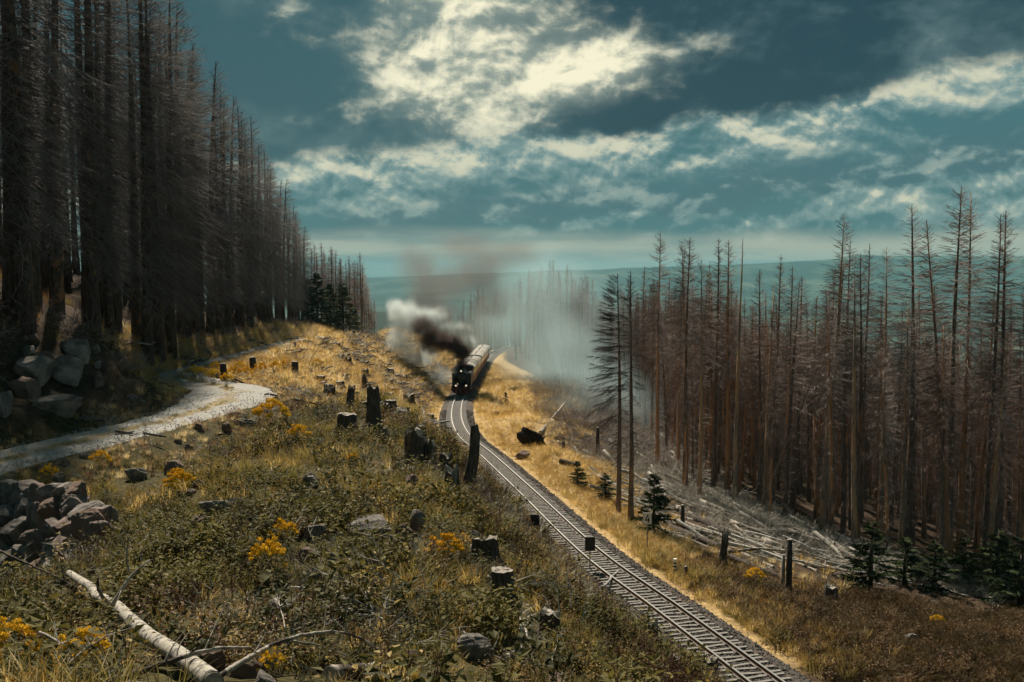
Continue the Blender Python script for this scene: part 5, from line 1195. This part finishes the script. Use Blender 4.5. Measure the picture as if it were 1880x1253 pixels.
# whole dead trees lying in the clearing, branches and all
KFALL = [tree_meshes('fallen_spruce', 'bark_fallen', 'twig_pale', seed=270 + i, h=14.0, r0=0.17, crown=0.3, lc=2.0, low=(0.08, 0.9), n_low=30, n_crown=75, droop=0.35, tw=6, twl=0.6, rb=0.026, twr=0.012) for i in range(3)]
for i, (foot, tip, lab) in enumerate([((1205, 912), (1330, 958), 'fallen dead tree with pale branches behind the number sign'), ((1190, 868), (1290, 905), 'fallen dead tree against the left end of the stand'), ((1290, 930), (1420, 975), 'fallen dead tree with curled pale branches below the leaning trunk'),
        ((1345, 968), (1478, 1010), 'fallen dead tree with bright twigs in the middle of the pile'), ((1405, 1000), (1545, 1050), 'fallen dead tree whose top points at the reddish stump'), ((1450, 985), (1570, 1020), 'fallen dead tree farthest right under the stand'),
        ((1245, 940), (1370, 1000), 'fallen dead tree over the thick dark log'), ((1120, 815), (1215, 840), 'fallen dead tree behind the weathered post'), ((1055, 775), (1150, 790), 'fallen dead tree in the grey brush below the smoke'), ((1150, 850), (1245, 880), 'fallen dead tree right of the pair of dead spruces')]):
    A = spot(*foot); B = spot(*tip); A[2] += 0.25; B[2] += 0.3; d = Vector(B - A); e = link('fallen_tree', None, None, A); e.rotation_euler = d.to_track_quat('Z', 'Y').to_euler(); s = d.length / 14.0; e.scale = (max(s, 0.8), max(s, 0.8), s)
    link('trunk', KFALL[i % 3][0], e); link('crown', KFALL[i % 3][1], e); tag(e, lab, 'fallen tree', 'fallen dead trees right of the track')
    CLEAR.extend([(A[0] * (1 - t_) + B[0] * t_, A[1] * (1 - t_) + B[1] * t_, 0.8) for t_ in np.linspace(0, 1, 9)])
# uprooted root plate
p = spot(975, 828); k = p[1] / FPX; e = link('root_plate', None, None, p); tag(e, 'black uprooted root plate of a fallen tree right of the track', 'root plate')
V_ = ICO3[0].copy(); V_ *= (1 + 0.28 * fbm(V_[:, 0] * 3.1 + 5, V_[:, 2] * 3.3 + V_[:, 1] * 2, 77, 4))[:, None]; ang = -0.62; V_ = V_ * np.array([28 * k, 0.6, 17 * k]); V_[:, [0, 2]] = np.stack([V_[:, 0] * math.cos(ang) - V_[:, 2] * math.sin(ang), V_[:, 0] * math.sin(ang) + V_[:, 2] * math.cos(ang)], 1); V_[:, 2] += 20 * k
link('earth_clump', mesh_np('earth_clump', V_, [ICO3[1]], [M['root_black']], True), e)
for q in range(16):
    a = rng.uniform(0, 6.28); b0 = np.array([math.cos(a) * 18 * k, -0.2, 20 * k + math.sin(a) * 14 * k]); d = np.array([math.cos(a), rng.normal(0, 0.5), math.sin(a) + 0.2]); u_ = np.linspace(0, 1, 5)[:, None]
    mb = MB(); mb.tube(b0 + d * rng.uniform(0.5, 1.2) * u_ + rng.normal(0, 0.25, 3) * u_ ** 2, 0.05 * (1.08 - u_[:, 0]), 6, False); mb.build('root', M['root_black'], e)
# leaning dead trunks in the stand
def lean_tree(foot, tip, kit, label, Yt):
    A = spot(*foot); B = at(*tip, Yt); d = Vector(B - A); e = link('leaning_trunk', None, None, A - np.array([0, 0, 0.2])); e.rotation_euler = d.to_track_quat('Z', 'Y').to_euler(); s = d.length / H0; e.scale = (s * 0.75, s * 0.75, s)
    link('trunk', kit[0], e); link('crown', kit[1], e); tag(e, label, 'tree', 'leaning dead trunks')
lean_tree((1390, 942), (1522, 625), KBARE, 'thin bare trunk leaning right across the front of the stand', 71)
lean_tree((1288, 868), (1378, 660), KBARE, 'thin bare trunk leaning between trees at the left end of the stand', 88)

# ------------------------------------------------------------------ low plants
def blades(seed, n, h, spread, w, lean=0.5, plume=False):
    g = np.random.default_rng(seed); a = g.uniform(0, 6.28, n); r = spread * np.sqrt(g.uniform(0, 1, n)) * 0.35; L = h * g.uniform(0.55, 1.15, n); ln = lean * g.uniform(0.2, 1.2, n); da = a + g.normal(0, 0.6, n)
    s = np.array([0, 0.4, 0.75, 1.0]); b0 = np.stack([r * np.cos(a), r * np.sin(a), np.full(n, -0.04)], 1)
    P = np.empty((n, 4, 3)); ho = (L * ln)[:, None] * s ** 1.8; P[:, :, 0] = b0[:, None, 0] + np.cos(da)[:, None] * ho; P[:, :, 1] = b0[:, None, 1] + np.sin(da)[:, None] * ho; P[:, :, 2] = b0[:, None, 2] + L[:, None] * s * (1 - 0.28 * ln[:, None] * s)
    wd = np.stack([-np.sin(da), np.cos(da), np.zeros(n)], 1)[:, None] * (w * np.array([1, 0.9, 0.6, 0.08]))[None, :, None] * g.uniform(0.7, 1.3, (n, 1, 1)) / 2
    V_ = np.stack([P - wd, P + wd], 2).reshape(-1, 3); i = np.arange(n * 8).reshape(n, 4, 2)
    Q = np.stack([i[:, :-1, 0], i[:, :-1, 1], i[:, 1:, 1], i[:, 1:, 0]], -1).reshape(-1, 4)
    if plume:
        m_ = g.uniform(0, 1, n) < 0.45; A = np.repeat(P[m_, 2], 6, 0); f = g.uniform(0, 1, (len(A), 1)); A = A * (1 - f) + np.repeat(P[m_, 3], 6, 0) * f
        Vc, Tc = cones(A, A + g.normal(0, 0.03, A.shape) + [0, 0, 0.05], 0.006); return V_, Q, Vc, Tc
    return V_, Q, None, None
def blade_mesh(name, mt, *a, **k):
    V_, Q, Vc, Tc = blades(*a, **k); F = [Q]
    if Vc is not None: F.append(Tc + len(V_)); V_ = np.concatenate([V_, Vc])
    return mesh_np(name, V_, F, [M[mt]])
def leafy(seed, n, h, spread, ls, stems=7):
    """stems carrying folded leaves"""
    g = np.random.default_rng(seed); mbv = []; a = g.uniform(0, 6.28, stems); rr = spread * np.sqrt(g.uniform(0, 1, stems)); hh = h * g.uniform(0.55, 1.1, stems)
    s = np.linspace(0, 1, 4); P = np.empty((stems, 4, 3)); P[:, :, 0] = np.cos(a)[:, None] * rr[:, None] * (0.3 + 0.7 * s ** 1.2); P[:, :, 1] = np.sin(a)[:, None] * rr[:, None] * (0.3 + 0.7 * s ** 1.2); P[:, :, 2] = hh[:, None] * s - 0.03
    Vs, Qs, _ = tubes(P, 0.006 * (1.1 - s)[None] * np.ones((stems, 1)), 3)
    bi = g.integers(0, stems, n); u = g.uniform(0.15, 1.0, n); f = u * 3; i0 = np.minimum(f.astype(int), 2); fr = (f - i0)[:, None]; A = P[bi, i0] * (1 - fr) + P[bi, i0 + 1] * fr
    d = g.normal(size=(n, 3)); d[:, 2] = g.normal(0.25, 0.45, n); d /= np.linalg.norm(d, axis=1, keepdims=True); A = A + d * ls * 0.5
    sd = np.cross(d, g.normal(size=(n, 3)) * 0.35 + [0, 0, 1]); sd /= np.linalg.norm(sd, axis=1, keepdims=True) + 1e-9; up = np.cross(sd, d); L_ = ls * g.uniform(0.6, 1.3, n)[:, None]
    V4 = np.stack([A, A + d * L_ * 0.45 + sd * L_ * 0.27 + up * L_ * 0.06, A + d * L_ - up * L_ * 0.08, A + d * L_ * 0.45 - sd * L_ * 0.27 + up * L_ * 0.06], 1).reshape(-1, 3); b_ = np.arange(n)[:, None] * 4
    T = np.concatenate([b_ + [0, 1, 2], b_ + [0, 2, 3]])
    return Vs, Qs, V4, T
def leafy_mesh(name, mt, *a, **k):
    Vs, Qs, V4, T = leafy(*a, **k); mi = np.concatenate([np.ones(len(Qs)), np.zeros(len(T))])
    return mesh_np(name, np.concatenate([Vs, V4]), [Qs, T + len(Vs)], [M[mt], M['stalk_red']], False, mi)
def brush_mesh(name, mt, seed, n, h, spread, r=0.007):
    g = np.random.default_rng(seed); a = g.uniform(0, 6.28, n); L = h * g.uniform(0.5, 1.2, n); s = np.linspace(0, 1, 4); e = g.uniform(0.1, 1.2, n); st = g.normal(0, spread * 0.35, (n, 2)); ho = (L * np.cos(e))[:, None] * s; P = np.empty((n, 4, 3))
    P[:, :, 0] = st[:, :1] + np.cos(a)[:, None] * ho + g.normal(0, 0.04 * h, (n, 4)) * s; P[:, :, 1] = st[:, 1:] + np.sin(a)[:, None] * ho + g.normal(0, 0.04 * h, (n, 4)) * s; P[:, :, 2] = (L * np.sin(e))[:, None] * s - 0.35 * L[:, None] * s ** 2 * np.cos(e)[:, None] + 0.03
    V1, Q1, _ = tubes(P, r * (1.1 - 0.9 * s)[None] * np.ones((n, 1)), 3); m_ = n * 7; bi = g.integers(0, n, m_); i0 = g.integers(1, 4, m_); A = P[bi, i0]; B = A + (P[bi, 3] - P[bi, 0]) * 0.25 + g.normal(0, 0.14 * h, (m_, 3)); Vc, Tc = cones(A, B, r * 0.55)
    return mesh_np(name, np.concatenate([V1, Vc]), [Q1, Tc + len(V1)], [M[mt]])
def stalk_mesh(name, seed, n, h):
    """willowherb gone over: upright red stalks with narrow leaves"""
    g = np.random.default_rng(seed); st = g.normal(0, 0.16, (n, 2)); L = h * g.uniform(0.6, 1.15, n); tp = st + g.normal(0, 0.14, (n, 2)) * L[:, None]; s = np.linspace(0, 1, 3); P = np.empty((n, 3, 3)); P[:, :, :2] = st[:, None] * (1 - s)[None, :, None] + tp[:, None] * s[None, :, None]; P[:, :, 2] = L[:, None] * s
    V1, Q1, _ = tubes(P, 0.0075 * (1.15 - s)[None] * np.ones((n, 1)), 3); m_ = n * 22; bi = g.integers(0, n, m_); u = g.uniform(0.2, 1, m_)[:, None]; A = P[bi, 0] * (1 - u) + P[bi, 2] * u; a = g.uniform(0, 6.28, m_); B = A + np.stack([np.cos(a), np.sin(a), g.uniform(0.1, 1.2, m_)], 1) * (0.10 * (1.25 - u)); Vc, Tc = cones(A, B, 0.008)
    return mesh_np(name, np.concatenate([V1, Vc]), [Q1, Tc + len(V1)], [M['stalk_red']])
def field(n, x0, x1, y0, y1, fn, clear=2.3, jit=0):
    """random places kept with probability fn(x, y), off the road and the track"""
    x = rng.uniform(x0, x1, n); y = rng.uniform(y0, y1, n); k = fn(x, y) > rng.uniform(0, 1, n); x, y = x[k], y[k]
    P = np.column_stack([x, y, Hq(x, y)]); P = P[inview(P)]
    D, _ = near(TRK, P[:, 0], P[:, 1]); Dp, Ip = near(PTH, P[:, 0], P[:, 1]); hw = half[Ip] * 1.0
    ok = (D > clear) & (Dp > hw * rng.uniform(0.86, 1.05, len(P)))
    for (cx_, cy_, cr_) in CLEAR:                     # nothing grows through stones, stumps and logs
        ux, uy = cx_ / math.hypot(cx_, cy_), cy_ / math.hypot(cx_, cy_)
        dx_, dy_ = P[:, 0] - cx_ + ux * cr_ * 0.7, P[:, 1] - cy_ + uy * cr_ * 0.7
        ok &= (dx_ * dx_ + dy_ * dy_) > (cr_ * 1.15) ** 2
    return P[ok]
def put(name, P, protos, label, s0=0.7, s1=1.3, grow=None, tilt=0.12, short=False):
    n = len(P); sc = rng.uniform(s0, s1, n)
    if grow is not None: sc = sc * np.interp(P[:, 1], *grow)
    if short: sc = sc * np.interp(near(PTH, P[:, 0], P[:, 1])[0], [1.8, 3.0, 7.5], [0.22, 0.42, 1.0]) * (0.75 + 0.75 * sstep(fbm(P[:, 0] / 2.2, P[:, 1] / 2.2, 44, 3), -0.3, 0.5))
    return scatter(name, P, np.column_stack([rng.normal(0, tilt, n), rng.normal(0, tilt, n), rng.uniform(0, 6.28, n)]), sc, rng.integers(0, len(protos), n), [proto(m_) for m_ in protos], label)
patch = lambda x, y, s, sc: sstep(fbm(np.asarray(x) / sc, np.asarray(y) / sc, s, 3), -0.05, 0.28)
Z_st = lambda x, y: zones(x, y)[0]; Z_he = lambda x, y: zones(x, y)[1]; Z_ht = lambda x, y: zones(x, y)[2]; Z_fo = lambda x, y: zones(x, y)[3]
P = field(2200, -26, 8, 10, 150, lambda x, y: (x < seg_x(TRK, y) - 2) * patch(x, y, 101, 3) * (0.75 - 0.4 * sstep(y, 60, 150)), 3.2)
put('field_stones', P, BM[:6], 'small granite stones strewn over the slope', 0.09, 0.36, (np.array([12, 60, 150.0]), np.array([0.8, 1.0, 1.4])), tilt=0.6)
CLEAR.extend([(q[0], q[1], 0.40) for q in P if 10 < q[1] < 45])
GS = [blade_mesh('straw', 'grass_straw', 600 + i, 34, 0.42, 0.5, 0.012, lean=0.75) for i in range(3)]
GG = [blade_mesh('gold', 'grass_gold', 610 + i, 34, 0.46, 0.5, 0.012, lean=0.8, plume=True) for i in range(3)]
GO = [blade_mesh('olive', 'grass_olive', 620 + i, 40, 0.5, 0.5, 0.011, lean=0.75) for i in range(3)]
GR = [blade_mesh('red', 'grass_red', 630 + i, 30, 0.62, 0.5, 0.009, lean=0.55, plume=True) for i in range(3)]
gr = (np.array([8, 40, 80, 190.0]), np.array([0.75, 1.0, 1.35, 2.1]))
P = np.concatenate([field(34000, -26, 18, 34, 95, lambda x, y: Z_st(x, y) * 0.9 * (0.35 + 0.65 * patch(x, y, 91, 5))), field(26000, -32, 24, 95, 200, lambda x, y: Z_st(x, y) * 0.8 * (0.4 + 0.6 * patch(x, y, 91, 9)))])
hf = len(P) // 2; P = P[rng.permutation(len(P))]
put('dry_grass', P[:hf], GS, 'pale dry grass over the cleared slope', grow=gr); put('dry_grass', P[hf:], GG, 'golden seeding grass over the cleared slope', grow=gr)
P = field(34000, -24, 14, 6, 60, lambda x, y: np.clip(Z_he(x, y) * (0.25 + 0.75 * patch(x, y, 92, 4)) * (0.45 + 0.55 * sstep(y, 14, 26)) + 0.25 * Z_st(x, y), 0, 1)); put('green_grass', P, GO + GO + GG[:1], 'olive green grass between the herbs', grow=gr, short=True)
# roadside tufts and verges
P = field(9000, -28, -8, 28, 90, lambda x, y: np.exp(-((near(PTH, x, y)[0] - 2.6) / 1.3) ** 2)); put('verge_grass', P, GR + GS, 'reddish seeding grass along the gravel road', 0.3, 0.75)
P = field(7000, -32, -16, 33, 72, lambda x, y: Z_fo(x, y) * sstep(-(x - wood_x(y)), -7, 2) * 0.9 * patch(x, y, 93, 3)); put('bank_grass', P, GR + GO, 'reddish and green grass on the roadside bank', 0.8, 1.6)
# herbs and bramble of the near slope
H1_ = [leafy_mesh('herb', 'leaf_green', 640 + i, 85, 0.48, 0.32, 0.085, stems=8) for i in range(3)]
H2_ = [leafy_mesh('herb', 'leaf_dark', 650 + i, 95, 0.42, 0.36, 0.075, stems=8) for i in range(3)]
H3_ = [leafy_mesh('herb', 'leaf_brown', 660 + i, 80, 0.5, 0.3, 0.06, stems=9) for i in range(2)]
H4_ = [leafy_mesh('herb', 'leaf_yellow', 670 + i, 70, 0.46, 0.28, 0.055, stems=9) for i in range(2)]
hg = (np.array([8, 20, 45.0]), np.array([0.72, 0.95, 1.2]))
P = field(16000, -22, 12, 6, 50, lambda x, y: Z_he(x, y) * patch(x, y, 94, 3.0) * (1 - 0.65 * sstep(y, 20, 34))); put('leafy_undergrowth', P, H1_, 'green leafy bramble undergrowth of the near slope', 0.6, 1.35, hg, short=True)
P = field(12000, -22, 12, 6, 52, lambda x, y: Z_he(x, y) * patch(x, y, 95, 2.6) * (1 - 0.5 * sstep(y, 20, 34))); put('dark_undergrowth', P, H2_, 'dark green low undergrowth of the near slope', 0.6, 1.3, hg, short=True)
P = field(11000, -22, 12, 6, 56, lambda x, y: Z_he(x, y) * patch(x, y, 96, 3.2)); put('brown_undergrowth', P, H3_ + H4_, 'brown and yellowing herbs of the near slope', 0.6, 1.35, hg, short=True)
P = field(1500, -20, 10, 8, 46, lambda x, y: Z_he(x, y) * patch(x, y, 105, 2.2) * (near(PTH, x, y)[0] > 6) * 0.9); put('shrubs', P, H1_[:2] + H2_[:2] + H4_[:1], 'larger leafy bushes standing out of the low herbs', 1.25, 2.2)
# heather bank bottom right, and bilberry along the stand
HT = [brush_mesh('heather', 'heather', 680 + i, 60, 0.34, 0.5, 0.007) for i in range(3)]
P = field(30000, 4, 34, 26, 62, lambda x, y: np.clip(Z_ht(x, y) + 0.5 * sstep(x - seg_x(TRK, y), 3.5, 6) * (1 - sstep(y, 46, 54)), 0, 1) * 0.9 * (0.3 + 0.7 * patch(x, y, 97, 3)), 2.6); put('heather_cover', P, HT + [H3_[0]], 'brown heather and bilberry on the bank right of the track', 0.8, 1.6, tilt=0.2)
P = field(9000, 2, 26, 36, 95, lambda x, y: (1 - sstep(np.abs(x - seg_x(TRK, y)), 4.5, 7.5)) * 0.8, 2.5); put('track_grass', P, GO + GG, 'golden and olive grass along the right side of the track', 0.6, 1.1)
# willowherb stalks on the brow left of the track
ST = [stalk_mesh('willowherb', 690 + i, 9, 1.0) for i in range(3)]
P = field(3600, -10, 9, 14, 50, lambda x, y: (1 - sstep(np.abs(x - seg_x(TRK, y) + 7.6), 1.2, 3.6)) * 0.7 + 0.04, 3.6); put('willowherb', P, ST, 'dark red willowherb stalks on the brow above the track', 0.5, 0.95)
# bare brush: under the right stand, over the fallen logs, at the wood edge
BR = [brush_mesh('brush', 'twig_pale', 700 + i, 15, 1.15, 0.9, 0.019) for i in range(3)]; BD = [brush_mesh('brush', 'twig_brush', 710 + i, 22, 1.2, 1.0, 0.016) for i in range(3)]
def brush_r(x, y):
    e = x - stand_left_x(y); return np.exp(-((e + 2.0) / 3.6) ** 2) * sstep(y, 52, 58)
P = field(5600, 5, 34, 52, 100, lambda x, y: brush_r(x, y) * 0.8, 4.0); put('brushwood', P, BR, 'pale tangled brushwood over the fallen logs', 0.6, 1.2, tilt=0.3)
P = field(14000, 2, 26, 84, 180, lambda x, y: np.clip(sstep(x - seg_x(TRK, y), 8, 13) * (1 - sstep(x - stand_left_x(y), -1, 4)), 0, 1) * 0.3, 6.0); put('grey_brush', P, BD + BR[:2], 'grey brown brush between the straw and the far stand', 0.7, 1.5, tilt=0.3)
P = field(5000, -36, -16, 34, 180, lambda x, y: np.exp(-((x - wood_x(y) - 0.5) / 2.0) ** 2) * 0.5, 5); put('edge_brush', P, BD + [H2_[0], H3_[0]], 'dark brush along the foot of the wood', 0.5, 1.2, tilt=0.3)
# poles and thin trunks lying across one another in the clearing
def pole_mesh(seed):
    g = np.random.default_rng(seed); mb = MB(); L_ = 4.2; s = np.linspace(-0.5, 0.5, 6); P_0 = np.stack([s * L_, 0.05 * g.normal(size=6), 0.06 * g.normal(size=6) + 0.12], 1); mb.tube(P_0, np.linspace(0.095, 0.035, 6), 6)
    n = 14; u = g.uniform(-0.45, 0.5, n); A = np.stack([u * L_, np.zeros(n), np.full(n, 0.12)], 1); d = np.stack([g.uniform(0.2, 0.8, n), g.normal(0, 0.5, n), g.uniform(0.1, 0.9, n)], 1); Vc, Tc = cones(A, A + d * g.uniform(0.3, 0.9, (n, 1)), 0.02); mb.add(Vc, None, Tc); return mb.mesh('pole', [M['bark_fallen'], M['twig_pale'], M['wood_grey']][seed % 3])
PM = [pole_mesh(770 + i) for i in range(6)]
def fallm(x, y): tx = seg_x(TRK, y); return sstep(x - tx, 6.5, 8.0) * sstep(y, 53, 57) * (1 - sstep(x - stand_left_x(y), 1.5, 5.0)) * (1 - sstep(y, 105, 130))
P = field(2600, 6, 36, 53, 125, lambda x, y: fallm(x, y) * 0.75, 5.5); n = len(P); dirn = math.atan2(spot(1540, 1040)[1] - spot(1232, 950)[1], spot(1540, 1040)[0] - spot(1232, 950)[0])
scatter('fallen_poles', P, np.column_stack([rng.normal(0, 0.1, n), rng.normal(0.05, 0.12, n), dirn + rng.normal(0, 0.35, n)]), np.column_stack([rng.uniform(0.6, 1.5, n)] * 3), rng.integers(0, 6, n), [proto(m_) for m_ in PM], 'tangle of thin pale poles and tops lying under the stand')
# broken wood and chips left by the clearing
def chip_mesh(seed):
    g = np.random.default_rng(seed); n = 7; mb = MB()
    for k in range(n):
        a = g.uniform(0, 3.14); L_ = g.uniform(0.2, 0.75); c = np.append(g.normal(0, 0.35, 2), g.uniform(0.03, 0.16)); d = np.array([math.cos(a), math.sin(a), g.normal(0, 0.2)]) * L_ / 2; r = g.uniform(0.012, 0.05); mb.tube([c - d, c + g.normal(0, 0.03, 3), c + d], [r, r * 0.9, r * 0.6], 5)
    return mb
CH = [chip_mesh(720 + i).mesh('slash', [M['bark_stump'], M['bark_stump'], M['wood_grey'], M['bark_fallen'], M['wood_grey']][i]) for i in range(5)] + [brush_mesh('sticks', 'twig_pale', 760 + i, 8, 0.9, 0.8, 0.016) for i in range(2)]
P = field(11000, -26, 8, 36, 190, lambda x, y: np.maximum(Z_st(x, y), 0.35 * Z_he(x, y)) * (x < seg_x(TRK, y)) * (0.12 + 0.88 * patch(x, y, 98, 5)) * 0.8, 3.5); put('slash_wood', P, CH, 'broken branches and bark left on the cleared slope', 0.7, 1.7, (np.array([40, 90, 185.0]), np.array([0.8, 1.1, 1.6])))
P = field(3600, -18, 10, 9, 56, lambda x, y: Z_he(x, y) * patch(x, y, 99, 3) * 0.8, 3.0); put('slash_sticks', P, [brush_mesh('sticks', 'twig_pale', 730 + i, 9, 0.8, 0.8, 0.011) for i in range(3)], 'pale dead sticks lying among the herbs', 0.6, 1.2, tilt=0.35)
# loose stones
SM = [mesh_np('chip', (lambda v: v * (1 + 0.25 * np.random.default_rng(740 + i).normal(size=(len(v), 1))))(icosphere(1)[0]) * [1, 0.8, 0.6], [icosphere(1)[1]], [M['stone_chip']]) for i in range(4)]
n = 26000; s_ = rng.uniform(float(np.interp(26, T3[:, 1], TS)), float(np.interp(118, T3[:, 1], TS)), n); o_ = rng.normal(0, 1.15, n); o_ = np.where(np.abs(o_) > 2.4, rng.uniform(-2.4, 2.4, n), o_)
bp = np.stack([np.interp(s_, TS, T3[:, i]) for i in range(3)], 1); bn = np.stack([np.interp(s_, TS, tn[:, i]) for i in range(2)], 1); bp[:, :2] += bn * o_[:, None]; bp[:, 2] += np.interp(o_, prof[:, 0], prof[:, 1]) + 0.01
put('ballast_gravel', bp, SM, 'loose grey stones of the track bed', 0.03, 0.062, tilt=1.0)
n = 4500; s_ = rng.integers(20, 130, n); u_ = rng.uniform(-1.05, 1.05, n); t_p, n_p = course_frames(PTH); q = PTH[s_] + rng.uniform(-0.25, 0.25, (n, 1)) * np.column_stack([t_p[s_], np.zeros(n)]); q[:, :2] += n_p[s_] * (u_ * half[s_])[:, None]; q[:, 2] = Hq(q[:, 0], q[:, 1]) + 0.05
RM = [m_.copy() for m_ in SM]
for m_ in RM: m_.materials[0] = M['road_chip']
put('road_gravel', q, RM, 'loose gravel on the forest road', 0.010, 0.03, tilt=1.0)
# grass strip on the middle of the road
t0 = rng.integers(60, 170, 500); q = PTH[t0].copy(); q[:, :2] += n_p[t0] * rng.normal(0, 0.22, (500, 1)); q[:, 2] = Hq(q[:, 0], q[:, 1]) + 0.03; k = fbm(q[:, 1] / 2, q[:, 0] / 2, 55, 3) > 0.05
put('road_grass', q[k], GS + GO, 'thin grass in the middle of the gravel road', 0.2, 0.45)
# pink willowherb flowers
PK = [leafy_mesh('pink', 'blossom_pink', 750 + i, 30, 0.75, 0.16, 0.028, stems=4) for i in range(2)]
P = np.array([spot(px + rng.normal(0, 12), py + rng.normal(0, 8)) for px, py in [(925, 960)] * 9 + [(855, 910)] * 4 + [(1070, 1090)] * 6 + [(85, 570)] * 10 + [(110, 590)] * 8 + [(790, 880)] * 7 + [(1095, 1115)] * 5]); put('pink_blossom', P, PK, 'pale pink willowherb flowers', 0.6, 1.0)

# ------------------------------------------------------------------ yellow-flowering plants, each a thing
def flower_kit(seed, h=0.75, spread=0.36):
    g = np.random.default_rng(seed); Vs, Qs, V4, T = leafy(seed, 150, h * 0.9, spread, 0.075, stems=12)
    fol = mesh_np('foliage', np.concatenate([Vs, V4]), [Qs, T + len(Vs)], [M['leaf_green'], M['stalk_red']], False, np.concatenate([np.ones(len(Qs)), np.zeros(len(T))]))
    n = 38; a = g.uniform(0, 6.28, n); r = spread * 1.15 * np.sqrt(g.uniform(0, 1, n)); c = np.stack([r * np.cos(a), r * np.sin(a), h * (1.05 - 0.35 * (r / spread) ** 2) + g.normal(0, 0.05, n)], 1)
    A = np.repeat(c, 44, 0); d = g.normal(size=A.shape) * [1, 1, 0.55]; d /= np.linalg.norm(d, axis=1, keepdims=True); A2 = A + d * g.uniform(0.01, 0.055, (len(A), 1)); Vc, Tc = cones(A2, A2 + d * 0.020 + [0, 0, 0.016], 0.018, 4)
    return fol, mesh_np('blossom', Vc, [Tc], [M['blossom_yellow']])
FK = [flower_kit(800 + i) for i in range(4)]
def flower(px, base, w, label, k=0, tall=1.0):
    p = spot(px, base); s = (1.2 if w > 36 or base > 720 else 0.85) * w * p[1] / FPX / 0.84; e = link('yellow_flower_plant', None, None, p, (0, 0, rng.uniform(0, 6)), (s, s, s * tall)); link('foliage', FK[k % 4][0], e); link('blossom', FK[k % 4][1], e); tag(e, label, 'plant', 'yellow-flowering plants')
for i, a in enumerate([(500, 800, 56, 'round yellow-flowering plant right of the widened road'), (490, 1068, 64, 'large orange-yellow flowering plant in the middle left of the slope'), (522, 1010, 46, 'greenish yellow plant beside the pale brown stone'), (815, 1052, 62, 'bright yellow-flowering plant left of the big notched stump'),
    (330, 925, 52, 'yellow-flowering plant above the tealish block of rock'), (30, 1238, 84, 'yellow-flowering plant in the bottom left corner'), (72, 1262, 70, 'yellow-flowering plant low in the bottom left corner'), (150, 1258, 92, 'broad yellow-flowering plant left of the thick log'),
    (342, 1212, 44, 'small yellow-flowering plant right of the thick log'), (688, 925, 30, 'yellow sprig beside the loosened bark'), (648, 862, 26, 'small yellow sprig above the loosened bark'), (372, 702, 34, 'yellow flowers left of the left bollard'), (392, 706, 34, 'yellow flowers in front of the left bollard'),
    (430, 702, 34, 'yellow flowers between the two bollards'), (452, 700, 32, 'yellow flowers left of the right bollard'), (478, 694, 34, 'yellow flowers right of the right bollard'), (356, 696, 30, 'yellow flowers at the inner curve of the road'), (416, 712, 32, 'low yellow flowers at the road edge below the bollards'), (505, 690, 30, 'yellow flowers left of the third bollard'),
    (524, 684, 26, 'dull yellow flowers behind the third bollard'), (583, 680, 24, 'yellow tuft on the straw right of the third bollard'), (395, 690, 30, 'yellow flowers behind the left bollard'), (440, 688, 28, 'yellow flowers behind the gap between the bollards'), (550, 822, 36, 'dull yellow plant above the dark slope herbs'), (1385, 1082, 34, 'orange-yellow plant in front of the fallen logs'),
    (500, 1248, 46, 'orange-yellow plant at the picture bottom'), (965, 1060, 24, 'yellow sprig among the willowherb stalks'), (850, 1010, 26, 'yellow sprig left of the notched stump'), (185, 870, 34, 'yellowish plant at the lower road edge'), (90, 890, 30, 'yellowish plant above the stone wall'), (1720, 1160, 26, 'yellow sprig on the heather bank')]): flower(*a, i)
